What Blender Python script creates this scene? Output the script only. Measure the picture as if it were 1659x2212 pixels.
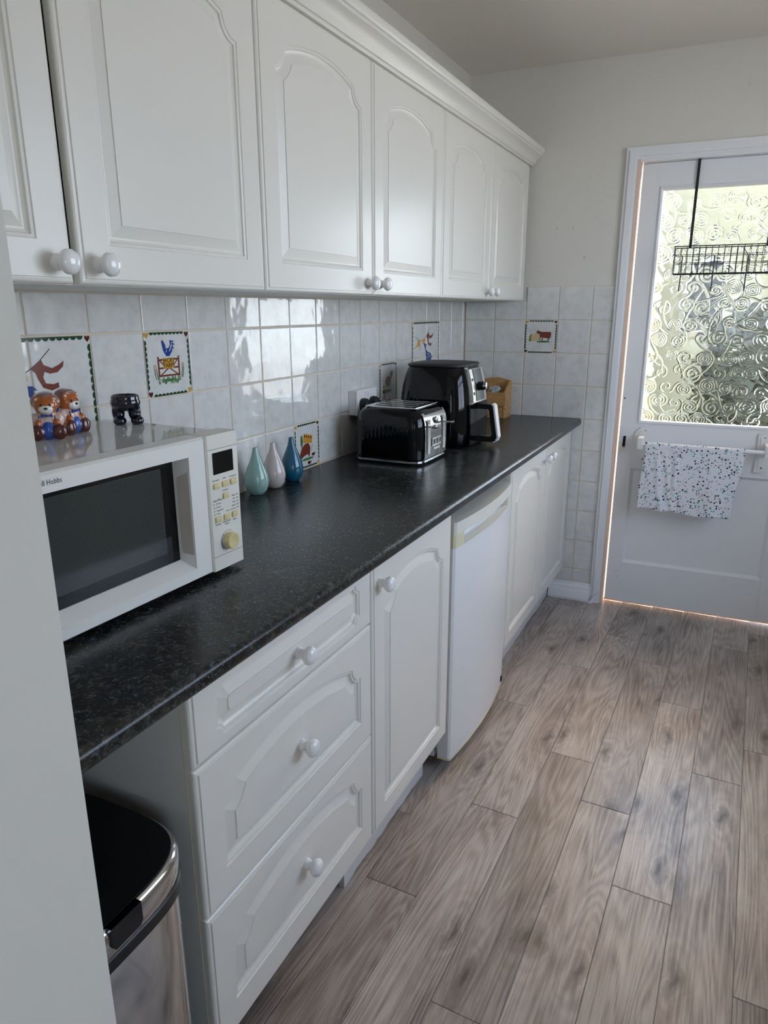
import bpy, bmesh, math, random
import numpy as np
from mathutils import Vector, Matrix

random.seed(7)
for o in list(bpy.data.objects):
    bpy.data.objects.remove(o)
SC = bpy.context.scene
COL = SC.collection

# ------------------------------------------------------------------ camera, light, exposure
D = 2.4332            # back wall at x = 0 (metres from the first tile joint)
BETA = math.atan(0.038)   # the back wall is slightly out of square
cam_data = bpy.data.cameras.new('camera')
cam_data.sensor_fit = 'VERTICAL'
cam_data.sensor_height = 36.0
cam_data.lens = 1522.57 / 2212.0 * 36.0
cam_data.clip_start = 0.02
cam = bpy.data.objects.new('camera', cam_data)
cam.location = (1.2179, -0.9365, 1.4060)
cam.rotation_euler = (1.2913, 0.0016, 0.4572)
COL.objects.link(cam)
SC.camera = cam

SC.view_settings.view_transform = 'Standard'
SC.view_settings.look = 'None'
SC.view_settings.gamma = 1.0
SC.view_settings.use_curve_mapping = False
SC.view_settings.exposure = 0.45
SC.cycles.use_denoising = True
SC.cycles.max_bounces = 10
SC.cycles.diffuse_bounces = 5
SC.cycles.transmission_bounces = 8
SC.cycles.sample_clamp_indirect = 12.0
SC.cycles.caustics_reflective = False

world = bpy.data.worlds.new('sky')
SC.world = world
world.use_nodes = True
wn = world.node_tree
for n in list(wn.nodes):
    wn.nodes.remove(n)
w_out = wn.nodes.new('ShaderNodeOutputWorld')
w_bg = wn.nodes.new('ShaderNodeBackground')
w_tc = wn.nodes.new('ShaderNodeTexCoord')
w_sep = wn.nodes.new('ShaderNodeSeparateXYZ')
w_ramp = wn.nodes.new('ShaderNodeValToRGB')
w_ramp.color_ramp.elements[0].position = 0.0
w_ramp.color_ramp.elements[0].color = (0.75, 0.86, 1.0, 1)
w_ramp.color_ramp.elements[1].position = 0.8
w_ramp.color_ramp.elements[1].color = (0.36, 0.58, 1.0, 1)
wn.links.new(w_tc.outputs['Generated'], w_sep.inputs[0])
wn.links.new(w_sep.outputs['Z'], w_ramp.inputs[0])
wn.links.new(w_ramp.outputs[0], w_bg.inputs['Color'])
w_bg.inputs['Strength'].default_value = 5.5
wn.links.new(w_bg.outputs[0], w_out.inputs['Surface'])

# low warm sun on the garden behind the back door
sun_d = bpy.data.lights.new('sun', 'SUN')
sun_d.energy = 9.0
sun_d.color = (1.0, 0.74, 0.48)
sun_d.angle = math.radians(0.6)
sun = bpy.data.objects.new('sun', sun_d)
sun.rotation_euler = Vector((-0.16, -0.74, -0.65)).to_track_quat('-Z', 'Y').to_euler()
COL.objects.link(sun)

# daylight by the kitchen window and two added fill windows (portals guide the sky light)
WIN_K = dict(ax='x', at=2.16, a0=0.25, a1=1.75, z0=1.00, z1=2.22)      # kitchen window, right wall
FILL_WIN_R = dict(ax='y', at=-3.20, a0=0.95, a1=1.85, z0=0.90, z1=2.00)     # unseen rear window, added behind the camera as fill light
FILL_WIN_S = dict(ax='x', at=2.70, a0=-2.45, a1=-1.55, z0=0.80, z1=1.85)     # unseen side window of that room, added as more fill
def portal(name, w):
    l = bpy.data.lights.new(name, 'AREA')
    l.shape = 'RECTANGLE'
    l.cycles.is_portal = True
    o = bpy.data.objects.new(name, l)
    am, zm = (w['a0'] + w['a1']) / 2, (w['z0'] + w['z1']) / 2
    if w['ax'] == 'x':
        l.size, l.size_y = w['z1'] - w['z0'], w['a1'] - w['a0']
        o.location = (w['at'] + 0.105, am, zm)
        o.rotation_euler = (0, math.radians(90), 0)
    else:
        l.size, l.size_y = w['a1'] - w['a0'], w['z1'] - w['z0']
        o.location = (am, w['at'] - 0.045, zm)
        o.rotation_euler = (math.radians(90), 0, 0)
    COL.objects.link(o)
portal('kitchen_window_daylight', WIN_K)
portal('rear_fill_daylight', FILL_WIN_R)
portal('side_fill_daylight', FILL_WIN_S)

# ------------------------------------------------------------------ materials
def srgb(h):
    h = h.lstrip('#')
    c = [int(h[i:i + 2], 16) / 255 for i in (0, 2, 4)]
    return tuple(v / 12.92 if v <= 0.04045 else ((v + 0.055) / 1.055) ** 2.4 for v in c) + (1.0,)

MATS = {}
class NT:
    def __init__(s, name):
        s.m = bpy.data.materials.new(name)
        s.m.use_nodes = True
        s.t = s.m.node_tree
        s.b = s.t.nodes['Principled BSDF']
        s.out = s.t.nodes['Material Output']
        s._tc = None
    def n(s, typ, **kw):
        nd = s.t.nodes.new(typ)
        for k, v in kw.items():
            if hasattr(nd, k) and k not in nd.inputs:
                setattr(nd, k, v)
            else:
                nd.inputs[k].default_value = v
        return nd
    def l(s, a, b):
        s.t.links.new(a, b)
    def tc(s, which='Object'):
        if s._tc is None:
            s._tc = s.t.nodes.new('ShaderNodeTexCoord')
        return s._tc.outputs[which]
    def mapping(s, src, scale=(1, 1, 1), loc=(0, 0, 0), rot=(0, 0, 0)):
        mp = s.n('ShaderNodeMapping')
        mp.inputs['Scale'].default_value = scale
        mp.inputs['Location'].default_value = loc
        mp.inputs['Rotation'].default_value = rot
        s.l(src, mp.inputs['Vector'])
        return mp.outputs[0]
    def noise(s, vec, scale, detail=3, rough=0.5, dist=0.0):
        nd = s.n('ShaderNodeTexNoise')
        nd.inputs['Scale'].default_value = scale
        nd.inputs['Detail'].default_value = detail
        nd.inputs['Roughness'].default_value = rough
        nd.inputs['Distortion'].default_value = dist
        s.l(vec, nd.inputs['Vector'])
        return nd.outputs['Fac']
    def ramp(s, fac, stops):
        r = s.n('ShaderNodeValToRGB')
        while len(r.color_ramp.elements) < len(stops):
            r.color_ramp.elements.new(0.5)
        for e, (p, c) in zip(r.color_ramp.elements, stops):
            e.position = p
            e.color = c if len(c) == 4 else tuple(c) + (1,)
        s.l(fac, r.inputs[0])
        return r.outputs[0]
    def mix(s, fac, a, b, mode='MIX'):
        m = s.n('ShaderNodeMix', data_type='RGBA', blend_type=mode)
        for i, v in ((0, fac), (6, a), (7, b)):
            if hasattr(v, 'is_output'):
                s.l(v, m.inputs[i])
            else:
                m.inputs[i].default_value = v
        return m.outputs[2]
    def math(s, op, a, b=0.0, c=0.0):
        m = s.n('ShaderNodeMath', operation=op)
        for i, v in enumerate((a, b, c)):
            if hasattr(v, 'is_output'):
                s.l(v, m.inputs[i])
            else:
                m.inputs[i].default_value = v
        return m.outputs[0]
    def bump(s, h, strength=0.2, dist=0.002):
        bp = s.n('ShaderNodeBump')
        bp.inputs['Strength'].default_value = strength
        bp.inputs['Distance'].default_value = dist
        s.l(h, bp.inputs['Height'])
        s.l(bp.outputs[0], s.b.inputs['Normal'])

def mat(name, col, rough=0.5, metal=0.0, spec=None, coat=0.0, bump=None):
    if name in MATS:
        return MATS[name]
    k = NT(name)
    c = srgb(col) if isinstance(col, str) else tuple(col) + (1.0,)
    k.b.inputs['Base Color'].default_value = c
    k.b.inputs['Roughness'].default_value = rough
    k.b.inputs['Metallic'].default_value = metal
    if spec is not None:
        k.b.inputs['Specular IOR Level'].default_value = spec
    if coat:
        k.b.inputs['Coat Weight'].default_value = coat
        k.b.inputs['Coat Roughness'].default_value = 0.04
    if bump:
        sc_, st, di = bump
        k.bump(k.noise(k.tc(), sc_, 4), st, di)
    MATS[name] = k.m
    return k.m

mat('vinyl_white', '#E7E3DA', 0.28)
mat('carcass_white', '#E6E4DE', 0.45)
mat('edge_cream', '#D8CDB4', 0.5)
mat('knob_porcelain', '#F2F1EF', 0.07, coat=0.5)
mat('wall_paint', '#DEDAD1', 0.75, bump=(55, 0.35, 0.003))
mat('ceiling_paint', '#EBE6DD', 0.85, bump=(90, 0.2, 0.002))
mat('gloss_paint', '#EDEDEE', 0.28, bump=(25, 0.12, 0.002))
mat('grout', '#DCCDB6', 0.85)
mat('appliance_white', '#ECECEC', 0.22)
mat('microwave_white', '#E9E7E2', 0.30)
mat('microwave_top', '#D9D8D5', 0.06)
mat('panel_cream', '#E4E1D6', 0.35)
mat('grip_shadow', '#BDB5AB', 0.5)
mat('button_cream', '#DCCB96', 0.35)
mat('trim_cream', '#DED9B8', 0.35)
mat('black_gloss', '#050609', 0.07, spec=0.4)
mat('lid_black', '#040405', 0.55, spec=0.25)
mat('black_glass', '#050608', 0.05)
mat('black_satin', '#0B0B0D', 0.32)
mat('black_matte', '#1A1A1C', 0.55)
mat('lid_grey', '#2A2A2C', 0.45)
mat('dark_void', '#060606', 0.9)
mat('chrome', '#D8D8D8', 0.12, metal=1.0)
mat('steel_polished', '#CFCFCF', 0.09, metal=1.0)
mat('steel_brushed', '#BFBCB6', 0.28, metal=1.0)
mat('steel_dark', '#6E6E70', 0.25, metal=1.0)
mat('brass', '#B08D4A', 0.35, metal=1.0)
mat('wire_black', '#0A0A0A', 0.45)
mat('white_plastic', '#EDEBE8', 0.3)
mat('ink_black', '#15151A', 0.6)
mat('ink_grey', '#55565C', 0.6)
mat('ink_blue', '#3A5CA8', 0.6)
mat('glaze_sage', '#8FB0A6', 0.14, coat=0.4)
mat('glaze_pink', '#C9BBB6', 0.14, coat=0.4)
mat('glaze_teal', '#135B76', 0.12, coat=0.4)
mat('glaze_navy', '#04051A', 0.05, coat=0.8)
mat('print_green', '#1F4229', 0.12)
mat('print_maroon', '#5A1F18', 0.12)
mat('print_brown', '#7A3B2C', 0.12)
mat('print_yellow', '#D29A3C', 0.12)
mat('print_blue', '#24408C', 0.12)
mat('print_black', '#1C1512', 0.12)
mat('print_white', '#E6E5E2', 0.12)
mat('print_grass', '#4D7A45', 0.12)
mat('print_straw', '#C9B48A', 0.12)
mat('exterior_render', '#C9BF98', 0.9)
mat('house_render', '#9E977F', 0.9)
mat('paving', '#B6AC9A', 0.9)
mat('hedge_leaf', '#45483A', 0.8)
mat('bark', '#4A3C30', 0.9)
mat('sill_gap_gold', '#C58F56', 0.6)  # gold tone imitating sunlight in the gap under the door
mat('gap_warm_tint', '#CC936C', 0.9)  # orange that imitates sun glow in the gap beside the door
mat('jamb_sunglow', '#E9CDB8', 0.55, spec=0.2)  # warm leaking sunlight painted into the left jamb colour
mat('rubber', '#101010', 0.7)
mat('foil', '#C8CDD2', 0.18, metal=0.7)
mat('plinth_white', '#DAD8D6', 0.5, bump=(30, 0.3, 0.002))

def tile_material():
    k = NT('tile_glaze')
    oi = k.n('ShaderNodeObjectInfo')
    add = k.n('ShaderNodeVectorMath', operation='ADD')
    sc = k.n('ShaderNodeVectorMath', operation='SCALE')
    k.l(oi.outputs['Location'], sc.inputs[0])
    sc.inputs['Scale'].default_value = 7.3
    k.l(k.tc(), add.inputs[0])
    k.l(sc.outputs[0], add.inputs[1])
    v = add.outputs[0]
    n1 = k.noise(v, 24, 5, 0.66)
    c = k.ramp(n1, [(0.30, srgb('#D0CECA')), (0.50, srgb('#DCDAD6')), (0.72, srgb('#E4E2DD'))])
    k.l(c, k.b.inputs['Base Color'])
    k.b.inputs['Roughness'].default_value = 0.06
    k.b.inputs['Specular IOR Level'].default_value = 0.75
    n2 = k.noise(v, 14, 2, 0.4)
    k.bump(n2, 0.30, 0.006)
    MATS['tile_glaze'] = k.m
tile_material()

def worktop_material():
    k = NT('worktop_laminate')
    v = k.mapping(k.tc(), (1, 1, 1))
    big = k.noise(v, 14, 4, 0.65, 0.8)
    mid = k.noise(v, 62, 5, 0.75, 1.2)
    base = k.ramp(mid, [(0.34, srgb('#07090C')), (0.46, srgb('#1A1A1A')), (0.55, srgb('#363532')), (0.66, srgb('#5E605F'))])
    tint = k.ramp(big, [(0.36, srgb('#0A0C12')), (0.50, srgb('#22231F')), (0.66, srgb('#46443C'))])
    c = k.mix(0.42, base, tint)
    fl = k.noise(v, 85, 2, 0.55, 1.0)
    flm = k.ramp(fl, [(0.63, (0, 0, 0, 1)), (0.72, (1, 1, 1, 1))])
    c = k.mix(k.math('MULTIPLY', flm, 0.6), c, srgb('#50647C'))
    f2 = k.noise(k.mapping(v, (1, 1, 1), (3, 5, 1)), 210, 1, 0.5, 0.6)
    f2m = k.ramp(f2, [(0.66, (0, 0, 0, 1)), (0.74, (1, 1, 1, 1))])
    c = k.mix(k.math('MULTIPLY', f2m, 0.4), c, srgb('#7E8790'))
    k.l(c, k.b.inputs['Base Color'])
    k.b.inputs['Roughness'].default_value = 0.27
    k.b.inputs['Specular IOR Level'].default_value = 0.38
    k.bump(k.noise(v, 160, 2), 0.08, 0.001)
    MATS['worktop_laminate'] = k.m
worktop_material()

def plank_material():
    k = NT('plank_vinyl')
    oi = k.n('ShaderNodeObjectInfo')
    rnd = oi.outputs['Random']
    comb = k.n('ShaderNodeCombineXYZ')
    k.l(k.math('MULTIPLY', rnd, 37.0), comb.inputs[0])
    k.l(k.math('MULTIPLY', rnd, 91.0), comb.inputs[1])
    add = k.n('ShaderNodeVectorMath', operation='ADD')
    k.l(k.tc(), add.inputs[0])
    k.l(comb.outputs[0], add.inputs[1])
    v = add.outputs[0]
    # cathedral grain: contour bands of a long soft noise
    big = k.noise(k.mapping(v, (4.6, 0.50, 1)), 1.5, 2, 0.45, 0.35)
    rings = k.math('SINE', k.math('MULTIPLY', big, 170.0))
    ringf = k.math('MULTIPLY_ADD', rings, 0.5, 0.5)
    fibre = k.noise(k.mapping(v, (75, 2.2, 1)), 2.2, 5, 0.72)
    patch = k.noise(k.mapping(v, (5, 1.6, 1)), 1.6, 3, 0.6)
    f = k.math('ADD', k.math('MULTIPLY', ringf, 0.10), k.math('ADD', k.math('MULTIPLY', fibre, 0.62), k.math('MULTIPLY', patch, 0.55)))
    c = k.ramp(f, [(0.42, srgb('#5E4F46')), (0.56, srgb('#85766B')), (0.68, srgb('#9C8F84')), (0.86, srgb('#B5AA9F'))])
    vo = k.n('ShaderNodeTexVoronoi', feature='F1', voronoi_dimensions='2D')
    vo.inputs['Scale'].default_value = 1.0
    wob = k.noise(v, 9, 3, 0.6)
    wv = k.n('ShaderNodeVectorMath', operation='ADD')
    k.l(k.mapping(v, (6.0, 2.0, 1)), wv.inputs[0])
    cw = k.n('ShaderNodeCombineXYZ')
    k.l(k.math('MULTIPLY', wob, 0.5), cw.inputs[0])
    k.l(cw.outputs[0], wv.inputs[1])
    k.l(wv.outputs[0], vo.inputs['Vector'])
    vd = vo.outputs['Distance']
    kr = k.math('MULTIPLY_ADD', k.math('SINE', k.math('MULTIPLY', vd, 75.0)), 0.5, 0.5)
    fade = k.ramp(vd, [(0.05, (1, 1, 1, 1)), (0.42, (0, 0, 0, 1))])
    c = k.mix(k.math('MULTIPLY', k.math('MULTIPLY', kr, fade), 0.38), c, srgb('#6B5B50'))
    knot = k.ramp(vd, [(0.02, (0.8, 0.8, 0.8, 1)), (0.12, (0, 0, 0, 1))])
    c = k.mix(knot, c, srgb('#4C3D34'))
    hsv = k.n('ShaderNodeHueSaturation')
    k.l(c, hsv.inputs['Color'])
    k.l(k.math('MULTIPLY_ADD', rnd, 0.36, 1.12), hsv.inputs['Value'])
    hsv.inputs['Saturation'].default_value = 0.82
    k.l(hsv.outputs[0], k.b.inputs['Base Color'])
    k.b.inputs['Roughness'].default_value = 0.33
    wave = k.noise(k.mapping(k.tc('Object'), (1, 1, 1)), 3.0, 2)
    k.bump(k.math('ADD', k.math('MULTIPLY', fibre, 0.25), wave), 0.12, 0.004)
    MATS['plank_vinyl'] = k.m
plank_material()

def oak_material():
    k = NT('light_oak')
    v = k.mapping(k.tc(), (1, 1, 1))
    g = k.noise(k.mapping(v, (14, 14, 90)), 2.0, 4, 0.6, 0.4)
    c = k.ramp(g, [(0.3, srgb('#A87845')), (0.6, srgb('#C99B63')), (0.8, srgb('#DAB27C'))])
    k.l(c, k.b.inputs['Base Color'])
    k.b.inputs['Roughness'].default_value = 0.45
    MATS['light_oak'] = k.m
oak_material()

def towel_material():
    k = NT('towel_terrazzo')
    v = k.tc()
    c = (0.80, 0.80, 0.83, 1)
    for i, (scale, thr, cols, sel) in enumerate((
            (95, 0.30, '#20242E', (0.45, 0.62)), (90, 0.34, '#5FA7A6', (0.55, 0.66)), (110, 0.28, '#A09298', (0.55, 0.64)))):
        vo = k.n('ShaderNodeTexVoronoi', feature='F1')
        vo.inputs['Scale'].default_value = scale
        k.l(k.mapping(v, (1, 0.0, 1), (i * 3.1, i * 1.7, 0.013 * i), (0, 0.4 * i, 0)), vo.inputs['Vector'])
        sep = k.n('ShaderNodeSeparateColor')
        k.l(vo.outputs['Color'], sep.inputs[0])
        pick = k.math('GREATER_THAN', sep.outputs[0], sel[0])
        size = k.math('MULTIPLY_ADD', sep.outputs[1], 0.24, 0.16)
        near = k.math('LESS_THAN', vo.outputs['Distance'], size)
        c = k.mix(k.math('MULTIPLY', pick, near), c, srgb(cols))
    k.l(c, k.b.inputs['Base Color'])
    k.b.inputs['Roughness'].default_value = 0.9
    k.bump(k.noise(v, 300, 3), 0.25, 0.001)
    MATS['towel_terrazzo'] = k.m
towel_material()

def mesh_glass_material():
    k = NT('oven_glass_mesh')
    v = k.tc()
    w1 = k.n('ShaderNodeTexVoronoi', feature='F1')
    w1.inputs['Scale'].default_value = 420
    w1.inputs['Randomness'].default_value = 0.0
    k.l(k.mapping(v, (0.0, 1, 1)), w1.inputs['Vector'])
    dots = k.ramp(w1.outputs['Distance'], [(0.28, srgb('#4E5351')), (0.44, srgb('#232625'))])
    k.l(dots, k.b.inputs['Base Color'])
    k.b.inputs['Roughness'].default_value = 0.12
    MATS['oven_glass_mesh'] = k.m
mesh_glass_material()

def glass_materials():
    # obscured relief glass of the back door: refraction with some scattering
    k = NT('obscured_glass')
    rf = k.n('ShaderNodeBsdfRefraction')
    rf.inputs['Color'].default_value = (1.0, 0.985, 0.93, 1)
    rf.inputs['Roughness'].default_value = 0.04
    rf.inputs['IOR'].default_value = 1.45
    gl = k.n('ShaderNodeBsdfGlossy')
    gl.inputs['Roughness'].default_value = 0.05
    fr = k.n('ShaderNodeFresnel')
    fr.inputs['IOR'].default_value = 1.45
    mx = k.n('ShaderNodeMixShader')
    k.l(fr.outputs[0], mx.inputs[0])
    k.l(rf.outputs[0], mx.inputs[1])
    k.l(gl.outputs[0], mx.inputs[2])
    k.l(mx.outputs[0], k.out.inputs['Surface'])
    MATS['obscured_glass'] = k.m
    # clear thin window glass
    k = NT('window_glass')
    tr = k.n('ShaderNodeBsdfTransparent')
    gl = k.n('ShaderNodeBsdfGlossy')
    gl.inputs['Roughness'].default_value = 0.0
    mx = k.n('ShaderNodeMixShader')
    mx.inputs[0].default_value = 0.06
    k.l(tr.outputs[0], mx.inputs[1])
    k.l(gl.outputs[0], mx.inputs[2])
    k.l(mx.outputs[0], k.out.inputs['Surface'])
    MATS['window_glass'] = k.m
    k = NT('painted_ceramic')
    at = k.n('ShaderNodeVertexColor')
    at.layer_name = 'paint'
    k.l(at.outputs['Color'], k.b.inputs['Base Color'])
    k.b.inputs['Roughness'].default_value = 0.12
    k.b.inputs['Coat Weight'].default_value = 0.5
    MATS['painted_ceramic'] = k.m
glass_materials()

# ------------------------------------------------------------------ mesh helpers
ORG = {}      # thing name -> world origin its parts are written in
class MB:
    """collects vertices and faces; build() links them as one mesh object"""
    def __init__(s):
        s.v = []
        s.f = []
        s.mi = []
        s.cur = 0
    def add(s, vs, fs):
        o = len(s.v)
        s.v.extend([tuple(q) for q in vs])
        for f in fs:
            s.f.append([i + o for i in f])
            s.mi.append(s.cur)
        return s
    def box(s, x0, x1, y0, y1, z0, z1, c=0.0):
        if c <= 0:
            vs = [(x, y, z) for z in (z0, z1) for y in (y0, y1) for x in (x0, x1)]
            return s.add(vs, [(0, 2, 3, 1), (4, 5, 7, 6), (0, 1, 5, 4), (2, 6, 7, 3), (0, 4, 6, 2), (1, 3, 7, 5)])
        # chamfered box
        b = bmesh.new()
        bmesh.ops.create_cube(b, size=1.0)
        for q in b.verts:
            q.co = Vector(((x0 + x1) / 2 + q.co.x * (x1 - x0), (y0 + y1) / 2 + q.co.y * (y1 - y0), (z0 + z1) / 2 + q.co.z * (z1 - z0)))
        bmesh.ops.bevel(b, geom=list(b.edges), offset=c, segments=2, profile=0.6, affect='EDGES')
        return s.bm(b)
    def bm(s, b):
        b.verts.index_update()
        s.add([tuple(q.co) for q in b.verts], [[q.index for q in f.verts] for f in b.faces])
        b.free()
        return s
    def rings(s, rs, close=True, cap0=True, cap1=True):
        """loft equal-length rings"""
        n = len(rs[0])
        vs = [p for r in rs for p in r]
        fs = []
        for k in range(len(rs) - 1):
            for i in range(n if close else n - 1):
                j = (i + 1) % n
                fs.append((k * n + i, k * n + j, (k + 1) * n + j, (k + 1) * n + i))
        if cap0:
            fs.append(tuple(range(n - 1, -1, -1)))
        if cap1:
            fs.append(tuple((len(rs) - 1) * n + i for i in range(n)))
        return s.add(vs, fs)
    def lathe(s, prof, c=(0, 0, 0), axis='z', n=32, caps=(True, True)):
        rs = []
        for r, h in prof:
            ring = []
            for i in range(n):
                a = 2 * math.pi * i / n
                p, q = r * math.cos(a), r * math.sin(a)
                if axis == 'z':
                    pt = (c[0] + p, c[1] + q, c[2] + h)
                elif axis == 'x':
                    pt = (c[0] + h, c[1] + p, c[2] + q)
                else:
                    pt = (c[0] + q, c[1] + h, c[2] + p)
                ring.append(pt)
            rs.append(ring)
        return s.rings(rs, True, *caps)
    def prism(s, poly, axis, a0, a1):
        """poly of 2D points extruded along axis: x -> (y,z), y -> (x,z), z -> (x,y)"""
        def mk(p, a):
            return {'x': (a, p[0], p[1]), 'y': (p[0], a, p[1]), 'z': (p[0], p[1], a)}[axis]
        n = len(poly)
        vs = [mk(p, a0) for p in poly] + [mk(p, a1) for p in poly]
        fs = [tuple(range(n - 1, -1, -1)), tuple(range(n, 2 * n))]
        fs += [(i, (i + 1) % n, n + (i + 1) % n, n + i) for i in range(n)]
        return s.add(vs, fs)
    def tube(s, path, r, n=8, closed=False):
        P = [Vector(p) for p in path]
        rs = []
        up = Vector((0, 0, 1))
        last = None
        for i, p in enumerate(P):
            a = P[i - 1] if (i > 0 or closed) else P[i]
            b = P[(i + 1) % len(P)] if (i < len(P) - 1 or closed) else P[i]
            t = (b - a).normalized()
            if last is None:
                ref = up if abs(t.z) < 0.9 else Vector((1, 0, 0))
                u = t.cross(ref).normalized()
            else:
                u = (last - t * last.dot(t)).normalized()
            last = u
            w = t.cross(u)
            rr = r[i] if isinstance(r, (list, tuple)) else r
            rs.append([tuple(p + u * rr * math.cos(2 * math.pi * k / n) + w * rr * math.sin(2 * math.pi * k / n)) for k in range(n)])
        if closed:
            rs.append(rs[0])
            return s.rings(rs, True, False, False)
        return s.rings(rs)
    def poly(s, pts):
        return s.add(pts, [tuple(range(len(pts)))])
    def build(s, name, m, parent=None, smooth=False, org=None, loc=None, rz=0.0, angle=40, fix=True):
        me = bpy.data.meshes.new(name)
        o_ = Vector((0, 0, 0))
        if parent is not None:
            r = parent
            while r.parent is not None:
                r = r.parent
            o_ = Vector(ORG.get(r.name, (0, 0, 0)))
        if org is not None:
            o_ = Vector(org)
        me.from_pydata([tuple(Vector(q) - o_) for q in s.v], [], s.f)
        ms = m if isinstance(m, (list, tuple)) else [m]
        for q in ms:
            me.materials.append(MATS[q])
        if len(ms) > 1:
            me.polygons.foreach_set('material_index', s.mi)
        if fix:
            b = bmesh.new()
            b.from_mesh(me)
            bmesh.ops.recalc_face_normals(b, faces=b.faces)
            b.to_mesh(me)
            b.free()
        if smooth:
            me.polygons.foreach_set('use_smooth', [True] * len(me.polygons))
            try:
                me.set_sharp_from_angle(angle=math.radians(angle))
            except Exception:
                pass
        me.update()
        ob = bpy.data.objects.new(name, me)
        COL.objects.link(ob)
        if parent is not None:
            ob.parent = parent
        if org is not None and parent is None:
            ob.location = org
            ORG[ob.name] = tuple(org)
        if loc is not None:
            ob.location = loc
        ob.rotation_euler[2] = rz
        return ob

def tag(o, label=None, cat=None, group=None, kind=None):
    if label: o['label'] = label
    if cat: o['category'] = cat
    if group: o['group'] = group
    if kind: o['kind'] = kind
    return o

def thing(name, loc, label, cat, rz=0.0, group=None, world=True):
    o = bpy.data.objects.new(name, None)
    o.empty_display_size = 0.05
    COL.objects.link(o)
    o.location = loc
    o.rotation_euler[2] = rz
    ORG[o.name] = tuple(loc) if world else (0, 0, 0)
    return tag(o, label, cat, group)

def struct(name, mb, m, **kw):
    return tag(mb.build(name, m, **kw), kind='structure')

def back_root(o):
    """place a local (u, -n, z) object on the slightly skewed back wall"""
    o.location = (0, D, 0)
    o.rotation_euler[2] = BETA
    ORG[o.name] = (0, 0, 0)
    return o

def text_mb(txt, size, place, extrude=0.0002, align='LEFT'):
    """flat lettering as a mesh; place(a, c) -> 3D point for text coords"""
    cu = bpy.data.curves.new('lettering', 'FONT')
    cu.body = txt
    cu.size = size
    cu.align_x = align
    cu.resolution_u = 2
    ob = bpy.data.objects.new('lettering', cu)
    COL.objects.link(ob)
    dg = bpy.context.evaluated_depsgraph_get()
    me = bpy.data.meshes.new_from_object(ob.evaluated_get(dg))
    mb = MB()
    mb.add([place(q.co.x, q.co.y) for q in me.vertices], [list(p.vertices) for p in me.polygons])
    bpy.data.meshes.remove(me)
    bpy.data.objects.remove(ob)
    bpy.data.curves.remove(cu)
    return mb

def join_mb(dst, src):
    return dst.add(src.v, src.f)

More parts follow.
